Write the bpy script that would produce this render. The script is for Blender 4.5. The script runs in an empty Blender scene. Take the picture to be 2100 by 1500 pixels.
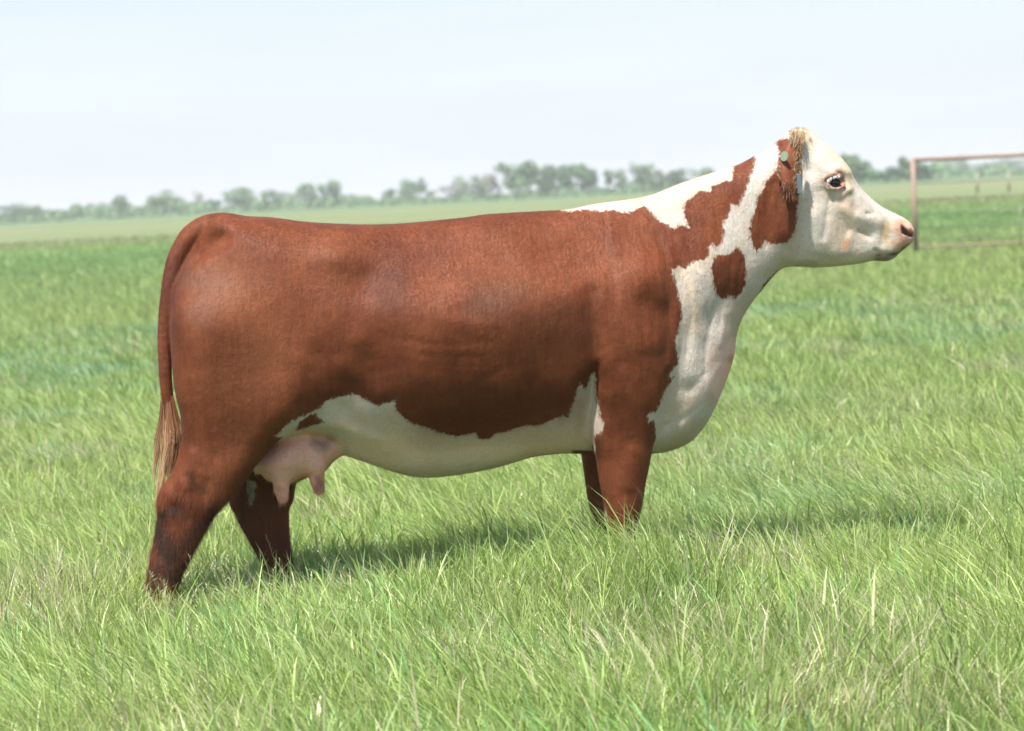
import bpy, math, random
import numpy as np
from math import radians, sin, cos, tan, pi
from mathutils import Matrix, Vector

random.seed(7)
RNG = np.random.default_rng(11)
SC = bpy.context.scene
COL = SC.collection

# ------------------------------------------------------------------ camera
F_PX, IW, IH = 4860.0, 2100.0, 1500.0
CAM = np.array([0.0, -9.0, 1.52])
PITCH, ROLL = math.atan(351 / F_PX), radians(2.75)
_r0 = np.array([1.0, 0, 0]); _f0 = np.array([0, cos(PITCH), -sin(PITCH)]); _u0 = np.array([0, sin(PITCH), cos(PITCH)])
CR = cos(ROLL) * _r0 - sin(ROLL) * _u0
CU = sin(ROLL) * _r0 + cos(ROLL) * _u0
CF = _f0
cam_d = bpy.data.cameras.new('camera'); cam = bpy.data.objects.new('camera', cam_d); COL.objects.link(cam)
cam.matrix_world = Matrix(((CR[0], CU[0], -CF[0], CAM[0]), (CR[1], CU[1], -CF[1], CAM[1]), (CR[2], CU[2], -CF[2], CAM[2]), (0, 0, 0, 1)))
cam_d.sensor_width = 36.0; cam_d.lens = 36.0 * F_PX / IW
cam_d.clip_start = 0.1; cam_d.clip_end = 9000.0
cam_d.dof.use_dof = True; cam_d.dof.focus_distance = 8.2; cam_d.dof.aperture_fstop = 3.8
SC.camera = cam

# ------------------------------------------------------------------ light
SUN_EL, SUN_AZ = radians(65), radians(207)      # azimuth measured clockwise from +Y (north)
SUN_STRENGTH, SKY_STRENGTH = 5.0, 0.10
SC.view_settings.view_transform = 'Standard'; SC.view_settings.look = 'None'
SC.view_settings.exposure = 0.8; SC.view_settings.gamma = 1.0
world = bpy.data.worlds.new('World'); SC.world = world; world.use_nodes = True
wn, wl = world.node_tree.nodes, world.node_tree.links
wn.clear()
w_out = wn.new('ShaderNodeOutputWorld'); w_bg = wn.new('ShaderNodeBackground'); w_sky = wn.new('ShaderNodeTexSky')
w_sky.sky_type = 'NISHITA'; w_sky.sun_disc = False
w_sky.sun_elevation = SUN_EL; w_sky.sun_rotation = SUN_AZ
w_sky.dust_density = 2.0; w_sky.air_density = 1.0; w_sky.ozone_density = 1.0
# thin high cloud: white veils mixed into the sky by a stretched noise
w_tc = wn.new('ShaderNodeTexCoord'); w_map = wn.new('ShaderNodeMapping'); w_map.inputs['Scale'].default_value = (2.2, 2.2, 16.0)
w_map.inputs['Rotation'].default_value = (0, radians(4), 0)
w_no = wn.new('ShaderNodeTexNoise'); w_no.inputs['Scale'].default_value = 2.6; w_no.inputs['Detail'].default_value = 7; w_no.inputs['Roughness'].default_value = 0.55
w_rmp = wn.new('ShaderNodeMapRange'); w_rmp.inputs['From Min'].default_value = 0.33; w_rmp.inputs['From Max'].default_value = 0.72
w_rmp.inputs['To Min'].default_value = 0.85; w_rmp.inputs['To Max'].default_value = 1.0
w_mix = wn.new('ShaderNodeMix'); w_mix.data_type = 'RGBA'
w_mix.inputs['B'].default_value = (5.5, 6.0, 6.45, 1)
wl.new(w_tc.outputs['Generated'], w_map.inputs['Vector']); wl.new(w_map.outputs[0], w_no.inputs['Vector'])
wl.new(w_no.outputs[0], w_rmp.inputs['Value'])
# the veil is thick towards the horizon and opens to blue overhead
w_sep = wn.new('ShaderNodeSeparateXYZ'); wl.new(w_tc.outputs['Generated'], w_sep.inputs[0])
w_el = wn.new('ShaderNodeMapRange'); w_el.interpolation_type = 'SMOOTHSTEP'; w_el.inputs['From Min'].default_value = -0.03; w_el.inputs['From Max'].default_value = 0.27; w_el.inputs['To Min'].default_value = 1.0; w_el.inputs['To Max'].default_value = 0.12
wl.new(w_sep.outputs['Z'], w_el.inputs['Value'])
w_mul = wn.new('ShaderNodeMath'); w_mul.operation = 'MULTIPLY'; wl.new(w_rmp.outputs[0], w_mul.inputs[0]); wl.new(w_el.outputs[0], w_mul.inputs[1])
wl.new(w_mul.outputs[0], w_mix.inputs['Factor'])
wl.new(w_sky.outputs[0], w_mix.inputs['A']); wl.new(w_mix.outputs['Result'], w_bg.inputs['Color'])
w_bg.inputs['Strength'].default_value = SKY_STRENGTH
wl.new(w_bg.outputs[0], w_out.inputs['Surface'])
sun_d = bpy.data.lights.new('sun', 'SUN'); sun = bpy.data.objects.new('sun', sun_d); COL.objects.link(sun)
sun_d.energy = SUN_STRENGTH; sun_d.angle = radians(0.6); sun_d.color = (1.0, 0.955, 0.89)
sdir = Vector((sin(SUN_AZ) * cos(SUN_EL), cos(SUN_AZ) * cos(SUN_EL), sin(SUN_EL)))
sun.rotation_euler = sdir.to_track_quat('Z', 'Y').to_euler(); sun.location = (0, 0, 30)
SC.cycles.max_bounces = 8; SC.cycles.transparent_max_bounces = 6; SC.cycles.volume_bounces = 0
SC.cycles.diffuse_bounces = 4

# ------------------------------------------------------------------ helpers
def ray(px, py):
    return CF + (px - IW / 2) / F_PX * CR + (IH / 2 - py) / F_PX * CU
YAW = radians(6.0); CY, SY = cos(YAW), sin(YAW)
CAM_L = np.array([CY * CAM[0] + SY * CAM[1], -SY * CAM[0] + CY * CAM[1], CAM[2]])
def P(px, py, yl=0.0):
    """pixel of the photograph -> (x, z) on the cow's own plane y = yl"""
    d = ray(px, py)
    dl = np.array([CY * d[0] + SY * d[1], -SY * d[0] + CY * d[1], d[2]])
    t = (yl - CAM_L[1]) / dl[1]
    q = CAM_L + t * dl
    return q[0], q[2]
def P3(px, py, yl=0.0):
    x, z = P(px, py, yl); return np.array([x, yl, z])
def ground_at(px, Y):
    """world x of image column px on the ground at depth Y (from the camera)"""
    return (px - IW / 2) / F_PX * Y

def tag(o, label=None, cat=None, group=None, kind=None):
    if label: o['label'] = label
    if cat: o['category'] = cat
    if group: o['group'] = group
    if kind: o['kind'] = kind
    return o
def link(name, me, mat=None, parent=None):
    o = bpy.data.objects.new(name, me); COL.objects.link(o)
    if mat: me.materials.append(mat)
    if parent: o.parent = parent
    return o
def np_mesh(name, v, loops, starts, smooth=True, cols=None, attrs=None):
    me = bpy.data.meshes.new(name)
    v = np.asarray(v, np.float32); loops = np.asarray(loops, np.int32); starts = np.asarray(starts, np.int32)
    me.vertices.add(len(v)); me.vertices.foreach_set('co', v.ravel())
    me.loops.add(len(loops)); me.loops.foreach_set('vertex_index', loops)
    me.polygons.add(len(starts)); me.polygons.foreach_set('loop_start', starts)
    me.update(calc_edges=True)
    if smooth: me.polygons.foreach_set('use_smooth', np.ones(len(starts), bool))
    if cols is not None:
        a = me.color_attributes.new('col', 'FLOAT_COLOR', 'POINT'); a.data.foreach_set('color', np.asarray(cols, np.float32).ravel())
    for k, d in (attrs or {}).items():
        a = me.attributes.new(k, 'FLOAT', 'POINT'); a.data.foreach_set('value', np.asarray(d, np.float32))
    me.validate(clean_customdata=False) if False else None
    return me
def quads_mesh(name, v, q, **kw):
    q = np.asarray(q); return np_mesh(name, v, q.ravel(), np.arange(len(q)) * q.shape[1], **kw)

def mat_new(name):
    m = bpy.data.materials.new(name); m.use_nodes = True
    nt = m.node_tree; b = nt.nodes['Principled BSDF']; return m, nt, b
def simple(name, col, rough=0.6, metal=0.0, noise=0.0, scale=20.0, bump=0.0):
    m, nt, b = mat_new(name)
    b.inputs['Roughness'].default_value = rough; b.inputs['Metallic'].default_value = metal
    b.inputs['Base Color'].default_value = (*col, 1)
    if noise or bump:
        tc = nt.nodes.new('ShaderNodeTexCoord'); n = nt.nodes.new('ShaderNodeTexNoise'); n.inputs['Scale'].default_value = scale; n.inputs['Detail'].default_value = 5
        nt.links.new(tc.outputs['Object'], n.inputs['Vector'])
        mr = nt.nodes.new('ShaderNodeMapRange'); mr.inputs['To Min'].default_value = 1 - noise; mr.inputs['To Max'].default_value = 1 + noise
        nt.links.new(n.outputs[0], mr.inputs['Value'])
        mx = nt.nodes.new('ShaderNodeMix'); mx.data_type = 'RGBA'; mx.blend_type = 'MULTIPLY'; mx.inputs['Factor'].default_value = 1
        mx.inputs['A'].default_value = (*col, 1); nt.links.new(mr.outputs[0], mx.inputs['B']); nt.links.new(mx.outputs['Result'], b.inputs['Base Color'])
        if bump:
            bp = nt.nodes.new('ShaderNodeBump'); bp.inputs['Strength'].default_value = bump; bp.inputs['Distance'].default_value = 0.01
            nt.links.new(n.outputs[0], bp.inputs['Height']); nt.links.new(bp.outputs[0], b.inputs['Normal'])
    return m
def vnoise(x, y, seed=0, octaves=3, scale=1.0):
    """2D value noise, 0..1"""
    out = np.zeros_like(x, dtype=np.float64); amp, tot = 1.0, 0.0
    for o in range(octaves):
        u, v = x / scale, y / scale
        iu, iv = np.floor(u).astype(np.int64), np.floor(v).astype(np.int64)
        fu, fv = u - iu, v - iv
        fu, fv = fu * fu * (3 - 2 * fu), fv * fv * (3 - 2 * fv)
        def h(a, b):
            n = (a * 374761393 + b * 668265263 + (seed + o * 17) * 144665) & 0x7fffffff
            n = ((n ^ (n >> 13)) * 1274126177) & 0x7fffffff
            return ((n ^ (n >> 16)) & 0xffff) / 65535.0
        out += amp * ((h(iu, iv) * (1 - fu) + h(iu + 1, iv) * fu) * (1 - fv) + (h(iu, iv + 1) * (1 - fu) + h(iu + 1, iv + 1) * fu) * fv)
        tot += amp; amp *= 0.5; scale = scale / 2.03
    return out / tot
def sstep(a, b, x):
    t = np.clip((x - a) / (b - a), 0, 1); return t * t * (3 - 2 * t)

# ------------------------------------------------------------------ ground
m_g, nt, b = mat_new('field_soil_and_thatch')
tc = nt.nodes.new('ShaderNodeTexCoord')
def ng_noise(scale, vecscale=(1, 1, 1), detail=5, rough=0.6):
    mp = nt.nodes.new('ShaderNodeMapping'); mp.inputs['Scale'].default_value = vecscale
    n = nt.nodes.new('ShaderNodeTexNoise'); n.inputs['Scale'].default_value = scale; n.inputs['Detail'].default_value = detail; n.inputs['Roughness'].default_value = rough
    nt.links.new(tc.outputs['Object'], mp.inputs['Vector']); nt.links.new(mp.outputs[0], n.inputs['Vector']); return n
def ng_mix(a, bb, fac=None, f=0.5, mode='MIX'):
    mx = nt.nodes.new('ShaderNodeMix'); mx.data_type = 'RGBA'; mx.blend_type = mode
    for k, s in (('A', a), ('B', bb)):
        if isinstance(s, tuple): mx.inputs[k].default_value = (*s, 1)
        else: nt.links.new(s, mx.inputs[k])
    if fac is not None: nt.links.new(fac, mx.inputs['Factor'])
    else: mx.inputs['Factor'].default_value = f
    return mx.outputs['Result']
def ng_range(s, a, b_, c, d):
    mr = nt.nodes.new('ShaderNodeMapRange'); mr.interpolation_type = 'SMOOTHSTEP'
    for k, val in zip(('From Min', 'From Max', 'To Min', 'To Max'), (a, b_, c, d)): mr.inputs[k].default_value = val
    nt.links.new(s, mr.inputs['Value']); return mr.outputs[0]
sep = nt.nodes.new('ShaderNodeSeparateXYZ'); nt.links.new(tc.outputs['Object'], sep.inputs[0])
n_big = ng_noise(0.03, (1, 1, 1)); n_mid = ng_noise(0.35); n_fine = ng_noise(14)
yw = nt.nodes.new('ShaderNodeMath'); yw.operation = 'MULTIPLY_ADD'
nt.links.new(n_big.outputs[0], yw.inputs[0]); yw.inputs[1].default_value = 30.0; nt.links.new(sep.outputs['Y'], yw.inputs[2])
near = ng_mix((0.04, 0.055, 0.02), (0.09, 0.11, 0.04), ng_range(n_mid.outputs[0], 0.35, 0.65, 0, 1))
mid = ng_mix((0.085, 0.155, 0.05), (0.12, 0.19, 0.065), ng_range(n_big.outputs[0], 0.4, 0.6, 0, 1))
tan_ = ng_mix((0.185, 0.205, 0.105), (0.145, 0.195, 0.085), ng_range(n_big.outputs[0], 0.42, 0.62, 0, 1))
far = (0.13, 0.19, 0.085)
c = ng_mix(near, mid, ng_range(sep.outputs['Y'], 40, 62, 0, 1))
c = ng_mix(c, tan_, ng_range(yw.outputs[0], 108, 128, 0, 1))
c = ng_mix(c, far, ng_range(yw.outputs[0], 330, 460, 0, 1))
mr = ng_range(n_fine.outputs[0], 0.3, 0.7, 0.75, 1.2)
c = ng_mix(c, mr, f=1.0, mode='MULTIPLY')
nt.links.new(c, b.inputs['Base Color']); b.inputs['Roughness'].default_value = 0.95; b.inputs['Specular IOR Level'].default_value = 0.1
gv, gq = [], []
xs = np.array([-3500, -900, -250, -60, -20, -8, -3, 0, 3, 8, 20, 60, 250, 900, 3500.0]); ys = np.array([-60, -20, -8, -4, 0, 4, 8, 16, 30, 60, 120, 250, 600, 1500, 4500.0])
gx, gy = np.meshgrid(xs, ys, indexing='ij')
gv = np.stack([gx.ravel(), gy.ravel(), np.zeros(gx.size)], 1)
gq = [(i * 15 + j, (i + 1) * 15 + j, (i + 1) * 15 + j + 1, i * 15 + j + 1) for i in range(14) for j in range(14)]
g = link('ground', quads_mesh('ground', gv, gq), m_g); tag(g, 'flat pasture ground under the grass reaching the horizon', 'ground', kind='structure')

# ------------------------------------------------------------------ grass
GRASS_ON = True
def grass_material(name, trans=0.45):
    m, nt, b = mat_new(name)
    at = nt.nodes.new('ShaderNodeAttribute'); at.attribute_name = 'col'
    b.inputs['Roughness'].default_value = 0.40; b.inputs['Specular IOR Level'].default_value = 0.5
    tr = nt.nodes.new('ShaderNodeBsdfTranslucent'); mx = nt.nodes.new('ShaderNodeMixShader'); mx.inputs[0].default_value = trans
    g2 = nt.nodes.new('ShaderNodeMix'); g2.data_type = 'RGBA'; g2.blend_type = 'MULTIPLY'; g2.inputs['Factor'].default_value = 1; g2.inputs['B'].default_value = (1.05, 1.15, 0.62, 1)
    nt.links.new(at.outputs['Color'], b.inputs['Base Color']); nt.links.new(at.outputs['Color'], g2.inputs['A']); nt.links.new(g2.outputs['Result'], tr.inputs['Color'])
    out = nt.nodes['Material Output']
    nt.links.new(b.outputs[0], mx.inputs[1]); nt.links.new(tr.outputs[0], mx.inputs[2]); nt.links.new(mx.outputs[0], out.inputs['Surface'])
    return m
M_GRASS = grass_material('grass_blade', 0.36)

def blades(bx, by, h, w, face, lx, ly, curl, col, segs, rng):
    """one ribbon per blade; lx, ly: how far the tip is displaced, as a share of the height"""
    n = len(bx); ts = np.linspace(0, 1, segs + 1)
    V = np.zeros((n, 2 * segs + 1, 3), np.float32); C = np.ones((n, 2 * segs + 1, 4), np.float32)
    cx, cy = np.cos(face), np.sin(face)
    for k, t in enumerate(ts):
        s = t ** 1.7
        px = bx + lx * h * s; py = by + ly * h * s; pz = h * (t - curl * t ** 3) * np.sqrt(np.clip(1 - 0.35 * (lx ** 2 + ly ** 2), 0.2, 1))
        ww = w * 0.5 * (1.0 - t ** 2.2) * (0.75 + 0.5 * t)
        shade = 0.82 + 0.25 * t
        if k < segs:
            V[:, 2 * k] = np.stack([px - cx * ww, py - cy * ww, pz], 1); V[:, 2 * k + 1] = np.stack([px + cx * ww, py + cy * ww, pz], 1)
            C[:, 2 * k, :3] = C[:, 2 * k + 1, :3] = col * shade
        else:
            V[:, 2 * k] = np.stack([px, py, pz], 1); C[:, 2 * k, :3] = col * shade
    nv = 2 * segs + 1; base = (np.arange(n) * nv)[:, None]
    pat = []
    for k in range(segs - 1): pat += [2 * k, 2 * k + 1, 2 * k + 3, 2 * k + 2]
    pat += [2 * (segs - 1), 2 * (segs - 1) + 1, 2 * segs]
    loops = (base + np.array(pat)[None, :]).ravel()
    st = np.array([4 * k for k in range(segs)]); per = len(pat)
    starts = ((np.arange(n) * per)[:, None] + st[None, :]).ravel()
    return V.reshape(-1, 3), loops, starts, C.reshape(-1, 4)

def zone_colour(x, d, rng, n):
    """leaf colour of the sward; d = distance from the camera"""
    fresh = np.array([0.385, 0.51, 0.185]); blue = np.array([0.30, 0.48, 0.28]); yel = np.array([0.49, 0.58, 0.23]); straw = np.array([0.62, 0.57, 0.40]); deep = np.array([0.12, 0.24, 0.06])
    a = vnoise(x, d, 3, 3, 1.3); b_ = vnoise(x, d, 9, 3, 0.55); c_ = vnoise(x, d, 21, 2, 7.0)
    col = fresh[None] * np.ones((n, 1))
    f = np.clip((a - 0.48) * 4.2 + rng.normal(0, .3, n), 0, 1)[:, None]; col = col * (1 - f) + blue * f
    f = np.clip((c_ - 0.40) * 3.2 + (b_ - .5) * 2.4 + rng.normal(0, .3, n), 0, 0.85)[:, None]; col = col * (1 - f) + yel * f
    f = np.clip((b_ - 0.62) * 3 + rng.normal(0, .2, n), 0, .7)[:, None]; col = col * (1 - f) + deep * f
    dry = (rng.random(n) < np.clip(0.07 + 0.38 * sstep(0.56, 0.78, vnoise(x, d, 33, 3, 0.9)), 0, .5))
    col[dry] = straw * rng.uniform(.7, 1.25, (dry.sum(), 1))
    # darker, bluer stand of grass beyond the gate
    f = (sstep(50, 66, d + 10 * (c_ - .5)) * (1 - sstep(98, 112, d)))[:, None]
    col = col * (1 - f) + f * np.array([0.30, 0.42, 0.185]) * (0.75 + 0.5 * vnoise(x, d, 40, 2, 9.0))[:, None]
    f = sstep(20, 42, d)[:, None] * (1 - f)
    col = col * (1 - .6 * f) + .6 * f * np.array([0.41, 0.53, 0.20])
    f = sstep(100, 118, d)[:, None]; col = col * (1 - f) + f * np.array([.28, .345, .155])
    return col * rng.uniform(.55, 1.38, (n, 1))

def sward(name, d0, d1, n, segs, hmean, wmean, power, half=0.285):
    rng = np.random.default_rng(int(d0 * 10) + 5)
    u = rng.random(n)
    if power == 1: d = np.sqrt(d0 ** 2 + u * (d1 ** 2 - d0 ** 2))            # even on the ground
    elif power == 2: d = d0 * (d1 / d0) ** u                                 # thins out with 1/d2
    else: d = 1.0 / (1 / d0 + u * (1 / d1 - 1 / d0))
    x = rng.uniform(-1, 1, n) * (half * d + 1.2)
    # pull the blades into tufts
    cell = 0.075
    ix, iy = np.floor(x / cell), np.floor(d / cell)
    hx = np.abs(np.sin(ix * 12.9898 + iy * 78.233) * 43758.5453) % 1; hy = np.abs(np.sin(ix * 39.34 + iy * 11.13) * 24634.63) % 1
    k = 0.55 * (d < 16)
    tx, ty = (ix + hx) * cell, (iy + hy) * cell
    bx = x * (1 - k) + tx * k; bd = d * (1 - k) + ty * k
    by = bd + CAM[1]
    patch = vnoise(bx, bd, 5, 3, 0.8); tuft = vnoise(bx, bd, 6, 2, 0.25)
    h = hmean * (0.45 + 0.75 * patch + 0.45 * tuft) * rng.lognormal(0, .28, n)
    # cropped short by the hind foot, a tall tuft by the fore feet
    h *= 1 - .45 * np.exp(-(((bx + 1.25) / .55) ** 2 + ((bd - 8.25) / .55) ** 2))
    h *= 1 + .75 * np.exp(-(((bx - .45) / .42) ** 2 + ((bd - 8.55) / .35) ** 2))
    w = wmean * rng.lognormal(0, .42, n) * np.clip(d / 9.0, 1, None) ** 0.9
    wind = vnoise(bx, bd, 12, 2, 0.7) * 2 - 1
    ang = rng.uniform(0, 2 * pi, n) * 1.0
    spread = rng.uniform(0.05, 0.62, n)
    lx = np.cos(ang) * spread - 0.26 + 0.55 * wind; ly = np.sin(ang) * spread * 0.8 - 0.1
    face = rng.normal(0, .75, n)
    col = zone_colour(bx, bd, rng, n)
    v, l, s, c = blades(bx, by, h, w, face, lx, ly, rng.uniform(0, .35, n), col, segs, rng)
    return v, l, s, c
def join(parts):
    V, L, S, C = [], [], [], []; nv = nl = 0
    for v, l, s, c in parts:
        V.append(v); L.append(l + nv); S.append(s + nl); C.append(c); nv += len(v); nl += len(l)
    return np.concatenate(V), np.concatenate(L), np.concatenate(S), np.concatenate(C)
if GRASS_ON:
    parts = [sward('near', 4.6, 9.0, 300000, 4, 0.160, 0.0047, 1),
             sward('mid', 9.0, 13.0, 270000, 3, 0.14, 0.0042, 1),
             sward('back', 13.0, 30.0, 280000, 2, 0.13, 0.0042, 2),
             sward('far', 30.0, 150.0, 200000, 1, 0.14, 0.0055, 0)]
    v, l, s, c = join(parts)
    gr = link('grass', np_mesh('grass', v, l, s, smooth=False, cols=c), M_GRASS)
    tag(gr, 'lush green pasture grass around the cow\'s feet and across the field', 'grass', kind='stuff')
    # broad leaves standing above the sward in the foreground
    rng = np.random.default_rng(99); n = 22000
    d = np.sqrt(4.8 ** 2 + rng.random(n) * (12.5 ** 2 - 4.8 ** 2)); x = rng.uniform(-1, 1, n) * (.28 * d + .8)
    keep = vnoise(x, d, 71, 2, 0.45) > 0.50; x, d = x[keep], d[keep]; n = len(x)
    h = rng.uniform(.15, .30, n) * (1 - .35 * sstep(7.5, 10, d)); w = rng.uniform(.006, .0125, n)
    ang = rng.uniform(0, 2 * pi, n); sp = rng.uniform(.1, .6, n)
    colb = np.where((rng.random(n) < .5)[:, None], np.array([[.24, .45, .20]]), np.array([[.33, .52, .16]])) * rng.uniform(.8, 1.25, (n, 1))
    p1 = blades(x, d + CAM[1], h, w, rng.normal(0, .6, n), np.cos(ang) * sp - .3, np.sin(ang) * sp * .6, rng.uniform(0, .45, n), colb, 5, rng)
    # bleached dead leaves lying in the sward
    n = 7400; d = np.sqrt(5.0 ** 2 + rng.random(n) * (16 ** 2 - 25)); x = rng.uniform(-1, 1, n) * (.28 * d + .8)
    keep = vnoise(x, d, 55, 2, 0.9) > 0.45; x, d = x[keep], d[keep]; n = len(x)
    ang = rng.uniform(0, 2 * pi, n); sp = rng.uniform(.6, 1.2, n)
    cols = np.array([[.60, .54, .38]]) * rng.uniform(.55, 1.3, (n, 1))
    p2 = blades(x, d + CAM[1], rng.uniform(.09, .17, n), rng.uniform(.002, .005, n), rng.normal(0, .9, n), np.cos(ang) * sp, np.sin(ang) * sp, rng.uniform(.1, .5, n), cols, 4, rng)
    v, l, s, c = join([p1, p2])
    o = link('tall_grass', np_mesh('tall_grass', v, l, s, smooth=False, cols=c), M_GRASS)
    tag(o, 'taller broad grass leaves and bleached dead blades in the foreground', 'grass', kind='stuff')
    # flowering stems: a thin culm with a loose seed head of spikelets
    n = 3600; d = np.sqrt(5.0 ** 2 + rng.random(n) * (15 ** 2 - 25)); x = rng.uniform(-1, 1, n) * (.28 * d + .8)
    keep = vnoise(x, d, 81, 2, 0.8) > 0.5; x, d = x[keep], d[keep]; n = len(x)
    h = rng.uniform(.17, .29, n); ang = rng.uniform(0, 2 * pi, n); sp = rng.uniform(.05, .45, n); lx = np.cos(ang) * sp - .2; ly = np.sin(ang) * sp * .6
    cs = np.array([[.36, .42, .20]]) * rng.uniform(.8, 1.2, (n, 1))
    ps = [blades(x, d + CAM[1], h, np.full(n, .0022), rng.normal(0, .5, n), lx, ly, np.zeros(n), cs, 4, rng)]
    for k in range(11):
        t = 0.68 + 0.3 * k / 11; s_ = t ** 1.7
        hz = h * t * np.sqrt(np.clip(1 - .35 * (lx ** 2 + ly ** 2), .2, 1))
        v, l, s, c = blades(x + lx * h * s_, d + CAM[1] + ly * h * s_, np.full(n, .016) * (1.3 - .8 * k / 11), np.full(n, .0032), rng.uniform(0, pi, n), rng.uniform(-1, 1, n) + .3, rng.uniform(-1, 1, n), np.zeros(n), np.array([[.44, .44, .27]]) * rng.uniform(.75, 1.2, (n, 1)), 2, rng)
        v = v.reshape(n, -1, 3); v[:, :, 2] += hz[:, None].astype(np.float32)
        ps.append((v.reshape(-1, 3), l, s, c))
    v, l, s, c = join(ps)
    o = link('seed_heads', np_mesh('seed_heads', v, l, s, smooth=False, cols=c), M_GRASS)
    tag(o, 'thin flowering grass stems with pale seed heads in the sward', 'grass', kind='stuff')

# ------------------------------------------------------------------ cow: implicit body
VOX = 0.006
def sdf_poly(pts, X, Z):
    """signed distance to a closed polygon, negative inside"""
    pts = np.asarray(pts, float); n = len(pts)
    d = np.full(X.shape, 1e9); inside = np.zeros(X.shape, bool)
    for i in range(n):
        a, b_ = pts[i], pts[(i + 1) % n]; e = b_ - a
        wx, wz = X - a[0], Z - a[1]
        t = np.clip((wx * e[0] + wz * e[1]) / (e @ e + 1e-12), 0, 1)
        d = np.minimum(d, (wx - t * e[0]) ** 2 + (wz - t * e[1]) ** 2)
        cnd = ((a[1] > Z) != (b_[1] > Z)) & (X < (b_[0] - a[0]) * (Z - a[1]) / (b_[1] - a[1] + 1e-12) + a[0])
        inside ^= cnd
    d = np.sqrt(d); return np.where(inside, -d, d)
def catmull(pts, sub=5, closed=True):
    pts = [np.array(p, float) for p in pts]; n = len(pts); out = []
    for i in range(n if closed else n - 1):
        if closed: p0, p1, p2, p3 = pts[(i - 1) % n], pts[i], pts[(i + 1) % n], pts[(i + 2) % n]
        else: p0, p1, p2, p3 = pts[max(i - 1, 0)], pts[i], pts[i + 1], pts[min(i + 2, n - 1)]
        for k in range(sub):
            t = k / sub
            out.append(0.5 * ((2 * p1) + (-p0 + p2) * t + (2 * p0 - 5 * p1 + 4 * p2 - p3) * t * t + (-p0 + 3 * p1 - 3 * p2 + p3) * t ** 3))
    if not closed: out.append(pts[-1])
    return np.array(out)
def blur(a, r):
    """separable gaussian blur by r cells"""
    k = np.exp(-0.5 * (np.arange(-3 * r, 3 * r + 1) / r) ** 2); k /= k.sum()
    p = np.pad(a, 3 * r, mode='edge')
    p = np.apply_along_axis(lambda q: np.convolve(q, k, 'valid'), 0, p)
    return np.apply_along_axis(lambda q: np.convolve(q, k, 'valid'), 1, p)

x0, x1, y0, y1, z0, z1 = -1.52, 1.66, -0.46, 0.46, -0.02, 1.86
GX = np.arange(x0, x1, VOX, dtype=np.float32); GY = np.arange(y0, y1, VOX, dtype=np.float32); GZ = np.arange(z0, z1, VOX, dtype=np.float32)
FLD = np.full((len(GX), len(GY), len(GZ)), 0.5, np.float32)
X2, Z2 = np.meshgrid(GX, GZ, indexing='ij')
def smin(a, b_, k):
    h = np.clip(0.5 + 0.5 * (b_ - a) / k, 0, 1); return b_ * (1 - h) + a * h - k * h * (1 - h)
def smax(a, b_, k): return -smin(-a, -b_, k)
def sl(lo, hi, arr):
    i = int(np.clip(np.searchsorted(arr, lo), 0, len(arr))); j = int(np.clip(np.searchsorted(arr, hi), 0, len(arr))); return slice(i, j)
def merge(f, S, k):
    FLD[S] = smin(FLD[S], f.astype(np.float32), k)
def fieldmap(ctrl, sig, X, Z, yl):
    """gaussian-weighted map of scattered (px, py, value...) control points"""
    c_ = np.array([[*P(a[0], a[1], yl), *a[2:]] for a in ctrl])
    nval = c_.shape[1] - 2; num = [np.zeros(X.shape) for _ in range(nval)]; den = np.full(X.shape, 1e-30)
    for r in c_:
        d2 = (X - r[0]) ** 2 + (Z - r[1]) ** 2
        w_ = np.exp(-d2 / (2 * sig ** 2)) + 1e-6 / (d2 + 1e-3); den += w_
        for j in range(nval): num[j] += w_ * r[2 + j]
    return [n_ / den for n_ in num]
def strokes(X, Z, items, yl):
    """sum of soft ridges (+) and grooves (-) along polylines, (points, amplitude, width)"""
    out = np.zeros(X.shape)
    for pts, amp, wd in items:
        q = np.array([P(a[0], a[1], yl) for a in pts])
        d = np.full(X.shape, 1e9)
        if len(q) == 1: d = (X - q[0][0]) ** 2 + (Z - q[0][1]) ** 2
        for i in range(len(q) - 1):
            e = q[i + 1] - q[i]; wx, wz = X - q[i][0], Z - q[i][1]
            t = np.clip((wx * e[0] + wz * e[1]) / (e @ e), 0, 1)
            d = np.minimum(d, (wx - t * e[0]) ** 2 + (wz - t * e[1]) ** 2)
        out += amp * np.exp(-d / (2 * wd ** 2))
    return out
def inflated(pts, ctrl, sig, yl, k, n_exp=2.0, detail=None, ycen=0.0, soft=0.03, smooth_pts=True):
    """a closed side outline given real thickness; ctrl = (px, py, half width, rounding radius)"""
    q = np.array([P(a, b_, yl) for a, b_ in pts])
    if smooth_pts: q = catmull(q, 4)
    sx, sz = sl(q[:, 0].min() - .12, q[:, 0].max() + .12, GX), sl(q[:, 1].min() - .12, q[:, 1].max() + .12, GZ)
    X, Z = X2[sx, sz].astype(float), Z2[sx, sz].astype(float)
    di = -sdf_poly(q, X, Z)
    r = max(1, int(round(soft / VOX))); db = blur(di, r); w_ = sstep(soft * .8, soft * 3.0, di); di = di * (1 - w_) + db * w_
    W, R = fieldmap(ctrl, sig, X, Z, yl)
    if detail: W = W + strokes(X, Z, detail, yl)
    W = np.maximum(W, 0.012)
    t = np.minimum(di / R, 1.0)
    a = np.maximum(1 - t, 0) ** n_exp
    wm = W.max() + .1; sy = sl(ycen - wm, ycen + wm, GY)
    Y = GY[sy][None, :, None] - ycen
    f = ((a[:, None, :] + np.abs(Y / W[:, None, :]) ** n_exp) ** (1 / n_exp) - 1) * np.minimum(W, R)[:, None, :]
    merge(f, (sx, sy, sz), k)
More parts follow.
